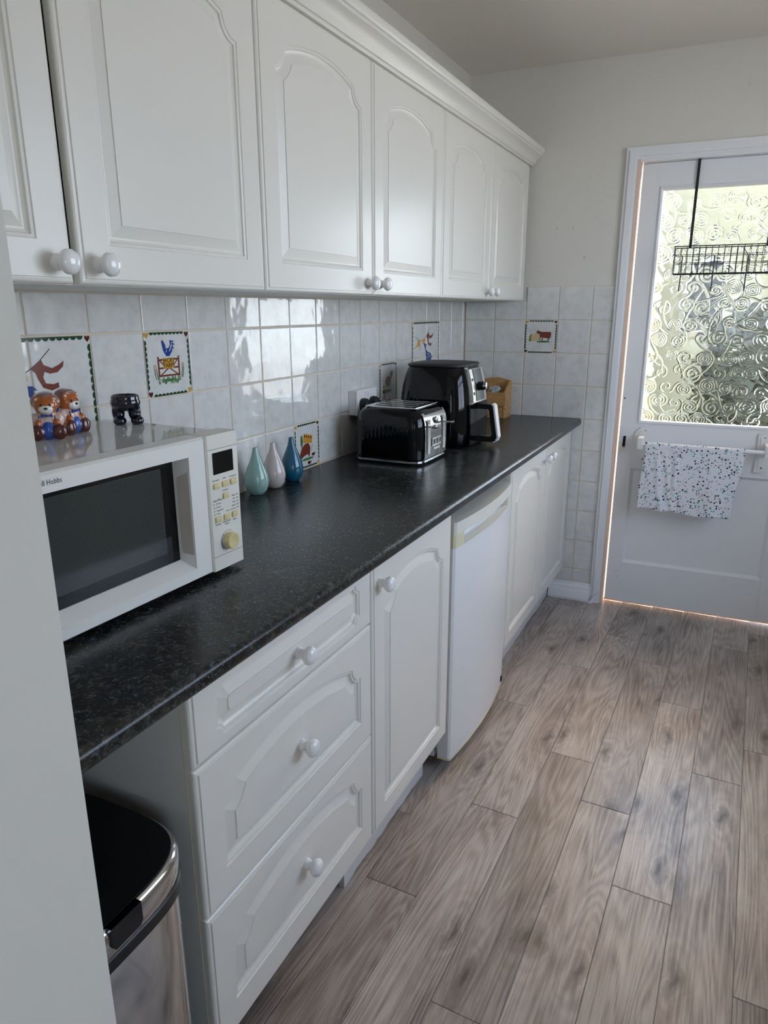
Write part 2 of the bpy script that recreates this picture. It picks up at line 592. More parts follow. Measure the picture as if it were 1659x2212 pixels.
# numpy signed-distance blobs -> surface nets (one continuous skin, painted per blob)
def blob_mesh(name, blobs, lo, hi, h, parent, m, k=0.004, cut=None):
    lo = np.array(lo, float); hi = np.array(hi, float)
    nx, ny, nz = [int(math.ceil((b - a) / h)) + 1 for a, b in zip(lo, hi)]
    gx, gy, gz = np.meshgrid(lo[0] + np.arange(nx) * h, lo[1] + np.arange(ny) * h, lo[2] + np.arange(nz) * h, indexing='ij')
    P = np.stack([gx, gy, gz], -1)
    def field(P):
        ds = []
        for c, r, col in blobs:
            c = np.array(c); r = np.array(r)
            q = (P - c) / r
            n = np.linalg.norm(q, axis=-1)
            g = np.linalg.norm(q / r, axis=-1) + 1e-9
            ds.append(n * (n - 1) / g)
        return ds
    ds = field(P)
    acc = ds[0]
    for d in ds[1:]:
        hh = np.maximum(k - np.abs(acc - d), 0) / k
        acc = np.minimum(acc, d) - hh * hh * k * 0.25
    if cut is not None:
        acc = np.maximum(acc, cut(P))
    F = acc
    s = F < 0
    cell = np.zeros((nx - 1, ny - 1, nz - 1)); pos = np.zeros((nx - 1, ny - 1, nz - 1, 3))
    corners = [(a, b, c) for a in (0, 1) for b in (0, 1) for c in (0, 1)]
    def sl(a, b, c):
        return (slice(a, nx - 1 + a), slice(b, ny - 1 + b), slice(c, nz - 1 + c))
    for i, a in enumerate(corners):
        for b in corners[i + 1:]:
            if sum(abs(x - y) for x, y in zip(a, b)) != 1:
                continue
            fa, fb = F[sl(*a)], F[sl(*b)]
            x = (s[sl(*a)] != s[sl(*b)])
            t = np.where(x, fa / np.where(x, fa - fb, 1), 0)
            av = np.array(a, float); bv = np.array(b, float)
            pos += np.where(x[..., None], av + (bv - av) * t[..., None], 0)
            cell += x
    act = cell > 0
    idx = -np.ones(act.shape, int)
    idx[act] = np.arange(act.sum())
    ijk = np.argwhere(act)
    V = lo + (ijk + pos[act] / cell[act][:, None]) * h
    faces = []
    for ax in range(3):
        d = [0, 0, 0]; d[ax] = 1
        A = s[:nx - d[0], :ny - d[1], :nz - d[2]]
        B = s[d[0]:, d[1]:, d[2]:]
        o1, o2 = [(1, 2), (2, 0), (0, 1)][ax]
        for p in np.argwhere(A != B):
            q = []
            ok = True
            for e1, e2 in ((0, 0), (1, 0), (1, 1), (0, 1)):
                c = p.copy(); c[o1] -= 1 - e1; c[o2] -= 1 - e2
                if (c < 0).any() or c[0] >= nx - 1 or c[1] >= ny - 1 or c[2] >= nz - 1:
                    ok = False; break
                q.append(int(idx[tuple(c)]))
            if ok and min(q) >= 0:
                faces.append(q if A[tuple(p)] else q[::-1])
    me = bpy.data.meshes.new(name)
    me.from_pydata([tuple(v) for v in V], [], faces)
    me.materials.append(MATS[m])
    me.polygons.foreach_set('use_smooth', [True] * len(me.polygons))
    cols = np.array([srgb(b[2]) for b in blobs])
    near = np.argmin(np.stack(field(V), -1), -1)
    ca = me.color_attributes.new('paint', 'FLOAT_COLOR', 'POINT')
    ca.data.foreach_set('color', cols[near].ravel())
    b = bmesh.new(); b.from_mesh(me); bmesh.ops.recalc_face_normals(b, faces=b.faces); b.to_mesh(b_me := me); b.free()
    ob = bpy.data.objects.new(name, me)
    COL.objects.link(ob)
    ob.parent = parent
    return ob

def ball(mb, c, r, n=10):
    if not isinstance(r, (tuple, list)):
        r = (r, r, r)
    rs = []
    for i in range(n + 1):
        a = math.pi * i / n
        rr = max(math.sin(a), 0.02)
        rs.append([(c[0] + r[0] * rr * math.cos(2 * math.pi * k / 14), c[1] + r[1] * rr * math.sin(2 * math.pi * k / 14), c[2] - r[2] * math.cos(a)) for k in range(14)])
    return mb.rings(rs)

# ------------------------------------------------------------------ the room shell
H = 2.41
XR = WIN_K['at']
YF = -0.68                     # kitchen side of the wall with the opening
ZROW = 1.3578                  # a horizontal tile joint
floor = struct('floor', MB().box(-0.12, 2.85, -3.3, D + 0.16, -0.06, -0.004), 'plank_vinyl', org=(0, 0, 0))
SK = 0.020                     # planks lie slightly out of square
PW, PL = 0.142, 0.985
ends = {-1: 0.377, 0: 0.764, 1: 0.135, 2: 0.92, 3: 0.627, 4: 0.22}
plank_mesh = {}
for c in range(-4, 11):
    e0 = ends.get(c, random.uniform(0, PL))
    while e0 > -1.0:
        e0 -= PL
    y = e0
    xc = 0.660 + PW * (c + 0.5)
    ymax = D + 0.038 * xc - 0.004 if xc < 0.72 else D + 0.038 * xc + 0.05
    while y < ymax - 0.02:
        y1 = min(y + PL, ymax)
        ya = max(y, -1.15)
        if y1 - ya > 0.03:
            ln = round(y1 - ya, 3)
            if ln not in plank_mesh:
                g = 0.0006
                w2, l2 = PW / 2 - g, ln / 2 - g
                mb = MB()
                e = 0.0012
                r0 = [(-w2, -l2), (w2, -l2), (w2, l2), (-w2, l2)]
                mb.rings([[(px, py, -0.0039) for px, py in r0], [(px, py, -0.0008) for px, py in r0],
                          [(px - math.copysign(e, px), py - math.copysign(e, py), 0.0) for px, py in r0]])
                ob = mb.build('plank', 'plank_vinyl', floor)
                plank_mesh[ln] = ob.data
            else:
                ob = bpy.data.objects.new('plank', plank_mesh[ln])
                COL.objects.link(ob)
                ob.parent = floor
            ym = (ya + y1) / 2
            ob.location = (xc + SK * (ym - 0.4), ym, 0)
            ob.rotation_euler[2] = -SK
        y += PL

wall_left = struct('wall_left', MB().box(-0.12, -0.006, YF, D + 0.12, 0, H), 'wall_paint', org=(-0.006, 0, 0))
U0, U1, ZD = 0.742, 1.530, 2.012     # back door opening
wb = MB().box(-0.006, U0, 0.006, 0.13, 0, H).box(U0, U1, 0.006, 0.13, ZD, H).box(U1, 2.18, 0.006, 0.13, 0, H)
wall_back = struct('wall_back', wb, 'wall_paint')
back_root(wall_back)
def holed_wall(d0, d1, aa, ab, w):
    m = MB()
    def bx(a0, a1, z0, z1):
        if w['ax'] == 'x':
            m.box(d0, d1, a0, a1, z0, z1)
        else:
            m.box(a0, a1, d0, d1, z0, z1)
    bx(aa, w['a0'], 0, H); bx(w['a1'], ab, 0, H)
    bx(w['a0'], w['a1'], 0, w['z0']); bx(w['a0'], w['a1'], w['z1'], H)
    return m
struct('wall_right', holed_wall(XR, XR + 0.16, YF, D + 0.25, WIN_K), 'wall_paint')
struct('wall_front', MB().box(-0.12, 0.880, YF - 0.13, YF, 0, H).box(0.880, 1.80, YF - 0.13, YF, 2.06, H).box(1.80, 2.86, YF - 0.13, YF, 0, H), 'wall_paint')
struct('wall_side_room_left', MB().box(-0.12, -0.006, -3.2, YF - 0.13, 0, H), 'wall_paint')
struct('wall_side_room_rear', holed_wall(-3.30, -3.20, -0.12, 2.86, FILL_WIN_R), 'wall_paint')
struct('wall_side_room_right', holed_wall(2.70, 2.86, -3.2, YF - 0.13, FILL_WIN_S), 'wall_paint')
struct('ceiling', MB().box(-0.12, 2.86, -3.3, D + 0.25, H, H + 0.12), 'ceiling_paint')

def window(name, w, d0, d1, sgn):
    """framed window; d0..d1 is the frame depth, sgn points into the room"""
    a0, a1, z0, z1 = w['a0'], w['a1'], w['z0'], w['z1']
    def bx(m, p0, p1, b0, b1, c0, c1):
        p0, p1 = min(p0, p1), max(p0, p1)
        return m.box(p0, p1, b0, b1, c0, c1) if w['ax'] == 'x' else m.box(b0, b1, p0, p1, c0, c1)
    t = 0.055
    f = MB()
    bx(f, d0, d1, a0, a0 + t, z0, z1); bx(f, d0, d1, a1 - t, a1, z0, z1)
    bx(f, d0, d1, a0 + t, a1 - t, z0, z0 + t); bx(f, d0, d1, a0 + t, a1 - t, z1 - t, z1)
    r = struct(name, f, 'white_plastic')
    am, zt = (a0 + a1) / 2, z0 + (z1 - z0) * 0.68
    bx(MB(), d0, d1, am - 0.03, am + 0.03, z0 + t, z1 - t).build('mullion', 'white_plastic', r)
    dm = (d0 + d1) / 2
    for b0, b1 in ((a0 + t, am - 0.03), (am + 0.03, a1 - t)):
        bx(MB(), d0, d1, b0, b1, zt - 0.025, zt + 0.025).build('transom', 'white_plastic', r)
        for c0, c1 in ((z0 + t, zt - 0.025), (zt + 0.025, z1 - t)):
            bx(MB(), dm - 0.002, dm + 0.002, b0, b1, c0, c1).build('pane', 'window_glass', r)
    bx(MB(), w['at'] + sgn * 0.03, d0 if sgn < 0 else d1, a0 + 0.002, a1 - 0.002, z0 - 0.001, z0 + 0.018).build('window_sill', 'white_plastic', r)
    return r
window('window_1', WIN_K, XR + 0.11, XR + 0.16, -1)
window('fill_window_2', FILL_WIN_R, -3.30, -3.25, 1)  # added fill-light window, out of view
window('fill_window_3', FILL_WIN_S, 2.81, 2.86, -1)  # added fill-light window, out of view

# ------------------------------------------------------------------ wall tiles
TG = 0.0021
tile_cache = {}
def tile_mesh(ds, dt, plane):
    key = (round(ds, 4), round(dt, 4), plane)
    if key in tile_cache:
        return tile_cache[key]
    a, c, e = ds / 2 - TG, dt / 2 - TG, 0.0022
    def P(s, t, n):
        return (n, s, t) if plane == 'L' else (s, -n, t)
    def ring(i, n):
        return [P(-a + i, -c + i, n), P(a - i, -c + i, n), P(a - i, c - i, n), P(-a + i, c - i, n)]
    mb = MB().rings([ring(0, -0.005), ring(0, -0.0016), ring(e * 0.4, -0.0005), ring(e, 0.0)])
    ob = mb.build('tile', 'tile_glaze')
    me = ob.data
    bpy.data.objects.remove(ob)
    tile_cache[key] = me
    return me
def put_tile(parent, plane, s0, s1, t0, t1):
    ob = bpy.data.objects.new('tile', tile_mesh(s1 - s0, t1 - t0, plane))
    COL.objects.link(ob)
    ob.parent = parent
    s, t = (s0 + s1) / 2, (t0 + t1) / 2
    ob.location = (0.006, s, t) if plane == 'L' else (s, 0.0, t)
    return ob
MB().box(-0.006, -0.0026, YF, D + 0.005, 0.91, 1.4425).build('grout', 'grout', wall_left)
TILES = {}
rowsL = [(0.9115, ZROW - 0.30), (ZROW - 0.30, ZROW - 0.15), (ZROW - 0.15, ZROW), (ZROW, 1.4420)]
for k in range(-5, 17):
    s0, s1 = max(0.15 * k, YF + 0.001), min(0.15 * (k + 1), D - 0.001)
    if s1 - s0 < 0.012:
        continue
    for r, (t0, t1) in enumerate(rowsL):
        TILES['L', k, r] = put_tile(wall_left, 'L', s0, s1, t0, t1)
ub = [0.001, 0.148, 0.298, 0.448, 0.598, 0.694]
g = MB().box(0.0, 0.694, 0.0026, 0.006, 0.91, 1.4425).box(0.300, 0.694, 0.0026, 0.006, 1.4425, ZROW + 0.151).box(0.448, 0.694, 0.0026, 0.006, 0.09, 0.91)
g.build('grout', 'grout', wall_back)
for c in range(5):
    for r in range(-1, 9):
        t1 = ZROW - 0.15 * r
        t0 = t1 - 0.15
        if r == -1:
            t0, t1 = ZROW, ZROW + 0.15
            if c < 2:
                t1 = 1.442
        else:
            t1 = ZROW - 0.15 * r
            t0 = t1 - 0.15
        if c < 3 and t0 < 0.905:
            if t1 < 0.95:
                continue
            t0 = 0.9115
        if t0 < 0.092:
            t0 = 0.092
        if t1 - t0 < 0.02:
            continue
        if c == 3 and 0.31 < t1 < 1.0 and t0 < 0.9:
            TILES['B', c, r] = put_tile(wall_back, 'B', 0.545, ub[c + 1], t0, t1)
        else:
            TILES['B', c, r] = put_tile(wall_back, 'B', ub[c], ub[c + 1], t0, t1)

# painted pictures on the decorated tiles; s,t in 0..1 of the picture
PRN = ['print_green', 'print_maroon', 'print_brown', 'print_yellow', 'print_blue', 'print_black', 'print_white', 'print_grass', 'print_straw']
class Picture:
    def __init__(s, tile, plane, size, off=(0.0, 0.0)):
        s.tile, s.plane, s.size, s.off = tile, plane, size, off
        s.mb = MB()
        s.layer = 0
        # this tile's own window in picture coordinates
        s.win = (-off[0] / size, -off[1] / size)
    def P(s, a, c, n=0.0003):
        x = a * s.size + s.off[0]
        z = c * s.size + s.off[1]
        n = n + s.layer
        return (n, x, z) if s.plane == 'L' else (x, -n, z)
    def clip(s, pts):
        h = 0.0742
        lim = [(0, -h, 1), (0, h, -1), (1, -h, 1), (1, h, -1)]
        q = [(a * s.size + s.off[0], c * s.size + s.off[1]) for a, c in pts]
        for ax, v, sg in lim:
            out = []
            for i in range(len(q)):
                p0, p1 = q[i - 1], q[i]
                i0, i1 = (p0[ax] - v) * sg >= 0, (p1[ax] - v) * sg >= 0
                if i0 != i1:
                    t = (v - p0[ax]) / (p1[ax] - p0[ax])
                    out.append((p0[0] + (p1[0] - p0[0]) * t, p0[1] + (p1[1] - p0[1]) * t))
                if i1:
                    out.append(p1)
            q = out
            if not q:
                return []
        return q
    def poly(s, col, pts):
        q = s.clip(pts)
        if len(q) < 3:
            return
        s.mb.cur = PRN.index(col)
        n = 0.00025 + s.layer
        s.layer += 0.000004
        s.mb.add([(n, x, z) if s.plane == 'L' else (x, -n, z) for x, z in q], [tuple(range(len(q)))])
    def disc(s, col, a, c, r, r2=None, n=10, half=None):
        r2 = r2 or r
        a0, a1 = {None: (0, 2 * math.pi), 'd': (math.pi, 2 * math.pi), 'u': (0, math.pi), 'r': (-math.pi / 2, math.pi / 2), 'l': (math.pi / 2, 1.5 * math.pi)}[half]
        cnt = n if half is None else n
        s.poly(col, [(a + r * math.cos(a0 + (a1 - a0) * i / (cnt if half is None else cnt - 1)), c + r2 * math.sin(a0 + (a1 - a0) * i / (cnt if half is None else cnt - 1))) for i in range(cnt)])
    def line(s, col, p, q, w):
        d = Vector((q[0] - p[0], q[1] - p[1])).normalized()
        x, z = -d.y * w / 2, d.x * w / 2
        s.poly(col, [(p[0] + x, p[1] + z), (q[0] + x, q[1] + z), (q[0] - x, q[1] - z), (p[0] - x, p[1] - z)])
    def heart(s, col, a, c, r):
        s.poly(col, [(a, c - r), (a + r * .9, c), (a + r * .95, c + r * .55), (a + r * .5, c + r * .9), (a, c + r * .5), (a - r * .5, c + r * .9), (a - r * .95, c + r * .55), (a - r * .9, c)])
    def border(s, n=9, sc=1.0):
        step = (1 - 0.24 * sc) / n
        for i in range(n):
            m = 0.12 * sc + step * (i + 0.5)
            r = step * 0.52
            s.disc('print_green', m, 0.995, r, r * 0.95, 7, 'd')
            s.disc('print_green', m, 0.005, r, r * 0.95, 7, 'u')
            s.disc('print_green', 0.005, m, r * 0.95, r, 7, 'r')
            s.disc('print_green', 0.995, m, r * 0.95, r, 7, 'l')
        q = 0.05 * sc
        s.heart('print_yellow', q, 1 - q, 0.048 * sc)
        s.heart('print_maroon', 1 - q, 1 - q, 0.048 * sc)
        s.heart('print_maroon', q, q, 0.048 * sc)
        s.heart('print_yellow', 1 - q, q, 0.048 * sc)
    def done(s):
        if s.mb.f:
            s.mb.build('painted_picture', PRN, s.tile, org=(0, 0, 0), fix=False)

def grass(p, a0, a1, c, n, h, seed):
    rr = random.Random(seed)
    for _ in range(n):
        a = rr.uniform(a0, a1); b = c + rr.uniform(-h, h)
        p.line('print_grass', (a, b), (a + rr.uniform(-.03, .03), b + rr.uniform(.02, .05)), 0.012)

# gate with a cockerel and its name board
p = Picture(TILES['L', 2, 2], 'L', 0.1484, (-0.0742, -0.0742))
p.border()
for a, b in (((.27, .30), (.27, .62)), ((.73, .30), (.73, .62))):
    p.line('print_brown', a, b, .035)
for c in (.57, .44, .32):
    p.line('print_brown', (.27, c), (.73, c), .028)
p.line('print_brown', (.29, .57), (.42, .45), .02); p.line('print_brown', (.71, .57), (.58, .45), .02)
p.line('print_brown', (.29, .32), (.5, .44), .02); p.line('print_brown', (.71, .32), (.5, .44), .02)
p.poly('print_yellow', [(.37, .43), (.62, .43), (.62, .59), (.37, .59)])
p.poly('print_blue', [(.46, .62), (.53, .62), (.60, .70), (.63, .80), (.60, .86), (.55, .87), (.56, .80), (.52, .75), (.46, .74), (.45, .80), (.41, .86), (.37, .84), (.38, .78), (.40, .70)])
for q_, r_ in (((.55, .70), (.605, .80)), ((.53, .69), (.575, .79)), ((.58, .75), (.60, .84)), ((.45, .68), (.48, .72))):
    p.line('print_white', q_, r_, .007)
p.poly('print_maroon', [(.365, .845), (.375, .875), (.39, .858), (.405, .878), (.415, .850)])
for q_, r_ in (((.60, .86), (.645, .84)), ((.62, .82), (.655, .79)), ((.61, .76), (.645, .73))):
    p.line('print_blue', q_, r_, .016)
p.disc('print_grass', .5, .245, .17, .022, 12)
grass(p, .24, .76, .225, 70, .045, 3)
for a in (.20, .24, .78, .81):
    p.line('print_grass', (a, .27), (a - .03 + .06 * (a > .5), .44), .014)
    p.disc('print_straw', a - .03 + .06 * (a > .5), .47, .012, .04, 8)
p.done()
lay = p.layer + 0.0004
for t_, c_ in (('JACKS', .525), ('FARM', .445)):
    mb = text_mb(t_, 0.0148, lambda x, y, c_=c_: (lay, x * 0.92, -0.0742 + c_ * 0.1484 + y), align='CENTER')
    mb.build('lettering', 'print_black', TILES['L', 2, 2], org=(0, 0, 0), fix=False)

def washing_mural(tiles):
    for t, off in tiles:
        p = Picture(t, 'L', 0.2984, off)
        p.border(16, 0.5)
        pts = [(.10, .80), (.22, .755), (.33, .735), (.42, .76), (.50, .80), (.57, .845), (.66, .92)]
        for q, r in zip(pts, pts[1:]):
            p.line('print_black', q, r, .006)
        # long johns
        p.poly('print_brown', [(.50, .80), (.585, .855), (.60, .82), (.66, .795), (.72, .815), (.76, .84), (.75, .80), (.70, .765), (.64, .76), (.60, .775), (.585, .74), (.60, .70), (.66, .69), (.70, .70), (.70, .665), (.64, .65), (.575, .675), (.545, .73), (.53, .77)])
        p.poly('print_yellow', [(.20, .76), (.28, .745), (.285, .68), (.31, .59), (.265, .655), (.22, .67), (.16, .655), (.06, .63), (.15, .675), (.19, .71)])
        p.poly('print_yellow', [(.37, .745), (.46, .785), (.47, .73), (.43, .70), (.41, .68), (.375, .70)])
        # blue dress and cockerel tail below
        p.poly('print_blue', [(.41, .70), (.50, .69), (.53, .66), (.50, .665), (.50, .615), (.57, .57), (.66, .555), (.71, .51), (.76, .49), (.70, .48), (.70, .40), (.52, .40), (.51, .52), (.48, .60), (.44, .655)])
        p.line('print_white', (.55, .55), (.64, .52), .008)
        p.disc('print_grass', .5, .12, .34, .03, 14)
        p.poly('print_brown', [(.30, .13), (.33, .13), (.33, .36), (.30, .36)])
        p.done()
washing_mural([(TILES['L', -1, 1], (-0.0742, -0.0742)), (TILES['L', 0, 1], (-0.2242, -0.0742)), (TILES['L', -1, 2], (-0.0742, -0.2242)), (TILES['L', 0, 2], (-0.2242, -0.2242))])
washing_mural([(TILES['L', 12, 1], (-0.0742, -0.0742)), (TILES['L', 13, 1], (-0.2242, -0.0742)), (TILES['L', 12, 2], (-0.0742, -0.2242)), (TILES['L', 13, 2], (-0.2242, -0.2242))])

# sow at the trough with two hens (bottom row)
dz = (ZROW - 0.30 - 0.9115) / 2
p = Picture(TILES['L', 6, 0], 'L', 0.1440, (-0.0720, -0.0720))
p.border()
p.disc('print_grass', .27, .62, .05, .14, 10)
p.poly('print_yellow', [(.33, .58), (.70, .52), (.72, .70), (.36, .78)])
for i in range(4):
    a = .37 + i * .085
    p.poly('print_brown', [(a, .70 - .02 * i), (a + .05, .69 - .02 * i), (a + .05, .74 - .02 * i), (a, .75 - .02 * i)])
p.poly('print_brown', [(.15, .24), (.20, .36), (.28, .48), (.42, .55), (.56, .54), (.62, .44), (.60, .30), (.56, .22), (.50, .30), (.34, .27), (.24, .22), (.20, .27)])
p.line('print_straw', (.66, .35), (.72, .50), .04)
p.disc('print_grass', .5, .19, .26, .03, 12)
p.poly('print_maroon', [(.66, .26), (.72, .22), (.80, .24), (.83, .30), (.77, .29), (.71, .30)])
p.poly('print_maroon', [(.48, .10), (.54, .05), (.62, .07), (.66, .13), (.60, .12), (.53, .14)])
p.done()
# hen among flowers (third row, beside the fryer)
p = Picture(TILES['L', 10, 1], 'L', 0.1484, (-0.0742, -0.0742))
p.border()
p.disc('print_brown', .5, .52, .17, .14, 12)
p.disc('print_brown', .66, .66, .07, .09, 10)
p.disc('print_yellow', .24, .40, .06, .05, 9)
p.disc('print_maroon', .24, .28, .06, .05, 9)
p.disc('print_grass', .48, .28, .24, .05, 12)
p.poly('print_black', [(.66, .72), (.70, .80), (.76, .76), (.74, .66)])
p.done()
# cow by the hay bale (back wall)
p = Picture(TILES['B', 2, 0], 'B', 0.1484, (-0.0742, -0.0742))
p.border()
p.poly('print_grass', [(.13, .36), (.22, .36), (.21, .60), (.15, .52)])
p.disc('print_yellow', .22, .46, .035, .11, 10)
p.poly('print_straw', [(.22, .36), (.47, .38), (.49, .46), (.43, .60), (.28, .60), (.22, .50)])
p.poly('print_brown', [(.35, .62), (.40, .70), (.45, .68), (.52, .65), (.80, .65), (.83, .62), (.80, .45), (.77, .45), (.76, .36), (.73, .36), (.73, .45), (.58, .47), (.57, .38), (.545, .38), (.54, .48), (.51, .48), (.50, .40), (.475, .40), (.48, .50), (.45, .58), (.40, .60)])
p.line('print_brown', (.81, .62), (.84, .44), .012)
p.disc('print_grass', .58, .35, .20, .03, 12)
grass(p, .4, .85, .33, 14, .02, 5)
p.done()

# ------------------------------------------------------------------ back door, frame, skirting
trim = MB()
for a0, a1, nn in ((0.694, 0.708, 0.012), (0.708, 0.732, 0.020), (0.732, 0.7415, 0.014)):
    trim.box(a0, a1, -nn, 0.0058, 0.0, 2.058 - (a0 - 0.694))
    trim.box(a1, 1.53 + (0.742 - a1) + 0.03, -nn, 0.0058, 2.058 - (a1 - 0.694), 2.058 - (a0 - 0.694))
    b0, b1 = 1.53 + (0.742 - a1), 1.53 + (0.742 - a0)
    trim.box(b0, b1, -nn, 0.0058, 0.0, 2.058 - (a0 - 0.694))
trim_1 = struct('trim_1', trim, 'gloss_paint')
back_root(trim_1)
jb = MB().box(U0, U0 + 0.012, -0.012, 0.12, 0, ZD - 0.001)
jb.build('jamb', 'jamb_sunglow', trim_1)  # left jamb carries the painted sun glow
MB().box(U1 - 0.012, U1, -0.012, 0.12, 0, ZD - 0.001).build('jamb', 'gloss_paint', trim_1)
MB().box(U0 + 0.012, U1 - 0.012, -0.012, 0.12, ZD - 0.013, ZD - 0.001).build('head', 'gloss_paint', trim_1)
MB().box(U0 + 0.012, U1 - 0.012, 0.068, 0.34, -0.06, 0.003).build('gap_glow_sill', 'sill_gap_gold', trim_1)  # added sill whose gold colour stands for sunlight under the door
MB().box(U0 - 0.004, U0 + 0.0125, -0.002, 0.012, 0.735, 0.875).build('strike_plate', 'brass', trim_1)

LA, LB, LZ0, LZ1 = 0.7612, 1.516, 0.014, 1.9965      # leaf
NF, NB = 0.028, 0.066                                # leaf faces (local y)
PA, PB_, PZ0, PZ1 = 0.850, 1.425, 0.912, 1.892       # glass opening
QA, QB, QZ0, QZ1 = 0.824, 1.436, 0.214, 0.690        # lower panel
leaf = MB()
leaf.box(LA, QA, NF, NB, LZ0, LZ1, 0.002).box(QB, LB, NF, NB, LZ0, LZ1, 0.002)      # stiles
leaf.box(QA, PA, NF, NB, QZ1, LZ1).box(PB_, QB, NF, NB, QZ1, LZ1)
leaf.box(PA, PB_, NF, NB, PZ1, LZ1).box(PA, PB_, NF, NB, QZ1, PZ0)                      # top and lock rails
leaf.box(QA, QB, NF, NB, LZ0, QZ0)                                                      # bottom rail
door_1 = struct('door_1', leaf, 'gloss_paint')
back_root(door_1)
MB().box(QA + 0.004, QB, NF + 0.012, NB - 0.006, QZ0 - 0.004, QZ1 + 0.004).build('lower_panel', 'gloss_paint', door_1)
def frame_mould(a0, a1, c0, c1, prof, closed=True):
    """mitred moulding: prof = [(inset, y)] from the outer edge inwards"""
    rs = []
    for i, y in prof:
        rs.append([(a0 + i, y, c0 + i), (a1 - i, y, c0 + i), (a1 - i, y, c1 - i), (a0 + i, y, c1 - i)])
    m = MB()
    m.rings(rs + [rs[0]], True, False, False)
    return m
frame_mould(PA - 0.012, PB_ + 0.012, PZ0 - 0.012, PZ1 + 0.012, [(0, NF), (0.0, NF - 0.005), (0.005, NF - 0.008), (0.013, NF - 0.004), (0.016, NF + 0.012), (0.010, NF + 0.014)]).build('glazing_bead', 'gloss_paint', door_1)
frame_mould(QA - 0.002, QB + 0.002, QZ0 - 0.002, QZ1 + 0.002, [(0, NF - 0.0005), (0.004, NF - 0.001), (0.018, NF + 0.0115), (0.004, NF + 0.013)]).build('panel_moulding', 'gloss_paint', door_1)

# relief of the obscured glass: spirals, loops and trailing lines raised from the pane
def relief_pane():
    W, Hh = PB_ - PA + 0.012, PZ1 - PZ0 + 0.012
    nx, nz = 300, 520
    hgt = np.zeros((nx, nz))
    dx, dz_ = W / (nx - 1), Hh / (nz - 1)
    rr = random.Random(11)
    def stamp(path, w, amp):
        for (x, z) in path:
            i0, i1 = int((x - 2.5 * w) / dx), int((x + 2.5 * w) / dx) + 2
            j0, j1 = int((z - 2.5 * w) / dz_), int((z + 2.5 * w) / dz_) + 2
            i0, j0, i1, j1 = max(i0, 0), max(j0, 0), min(i1, nx), min(j1, nz)
            if i0 >= i1 or j0 >= j1:
                continue
            X = np.arange(i0, i1)[:, None] * dx - x
            Z = np.arange(j0, j1)[None, :] * dz_ - z
            q = amp * np.exp(-(X * X + Z * Z) / (w * w))
            hgt[i0:i1, j0:j1] = np.maximum(hgt[i0:i1, j0:j1], q)
    step = 0.078
    spots = []
    r = 0
    z = 0.02
    while z < Hh:
        x = 0.02 + (r % 2) * step * 0.5
        while x < W:
            spots.append((x + rr.uniform(-.013, .013), z + rr.uniform(-.013, .013)))
            x += step
        z += step * 0.9
        r += 1
    for (x, z) in spots:
        R = rr.uniform(0.026, 0.043)
        turns = rr.choice((1.3, 2.0, 2.6, 3.2))
        a0 = rr.uniform(0, 6.28)
        sg = rr.choice((-1, 1))
        ecc = rr.uniform(0.75, 1.0)
        n = int(turns * 60)
        path = []
        for i in range(n):
            t = i / n
            rad = R * (1 - 0.85 * t)
            a = a0 + sg * turns * 2 * math.pi * t
            path.append((x + rad * math.cos(a), z + rad * ecc * math.sin(a)))
        # trailing tail
        tx, tz = path[0]
        ta = a0 - sg * math.pi / 2 + rr.uniform(-.3, .3)
        cur = rr.uniform(-22, 22)
        for i in range(rr.randint(20, 70)):
            tx += 0.0028 * math.cos(ta); tz += 0.0028 * math.sin(ta)
            ta += cur * 0.0028
            path.append((tx, tz))
        stamp(path, rr.uniform(0.0024, 0.0034), rr.uniform(0.0012, 0.0018))
    # broad soft undulation of rolled glass
    xs = np.linspace(0, W, nx)[:, None]; zs = np.linspace(0, Hh, nz)[None, :]
    hgt += 0.00022 * np.sin(xs * 95 + 2 * np.sin(zs * 40)) * np.sin(zs * 80 + 2 * np.sin(xs * 33))
    y0, y1 = NF + 0.016, NF + 0.022
    X = (PA - 0.006 + np.linspace(0, W, nx))[:, None] + 0 * zs
    Z = (PZ0 - 0.006 + np.linspace(0, Hh, nz))[None, :] + 0 * xs
    V = np.stack([X, y0 - hgt, Z], -1).reshape(-1, 3)
    idx = np.arange(nx * nz).reshape(nx, nz)
    Fq = np.stack([idx[:-1, :-1], idx[1:, :-1], idx[1:, 1:], idx[:-1, 1:]], -1).reshape(-1, 4)
    c = [idx[0, 0], idx[-1, 0], idx[-1, -1], idx[0, -1]]
    back = [(V[i][0], y1, V[i][2]) for i in c]
    nV = len(V)
    loopb = [idx[i, 0] for i in range(nx)], [idx[-1, j] for j in range(nz)], [idx[i, -1] for i in range(nx - 1, -1, -1)], [idx[0, j] for j in range(nz - 1, -1, -1)]
    me = bpy.data.meshes.new('pane')
    faces = [tuple(int(q) for q in f) for f in Fq]
    faces.append((nV + 3, nV + 2, nV + 1, nV))
    corners = [0, 1, 2, 3]
    for e, lp in enumerate(loopb):
        faces.append(tuple(int(q) for q in reversed(lp)) + (nV + e, nV + (e + 1) % 4))
    me.from_pydata([tuple(q) for q in V] + back, [], faces)
    me.materials.append(MATS['obscured_glass'])
    sm = [True] * len(Fq) + [False] * 5
    me.polygons.foreach_set('use_smooth', sm)
    me.update()
    ob = bpy.data.objects.new('pane', me)
    COL.objects.link(ob)
    ob.parent = door_1
    ob['label'] = 'obscured glass pane with raised swirls'
relief_pane()
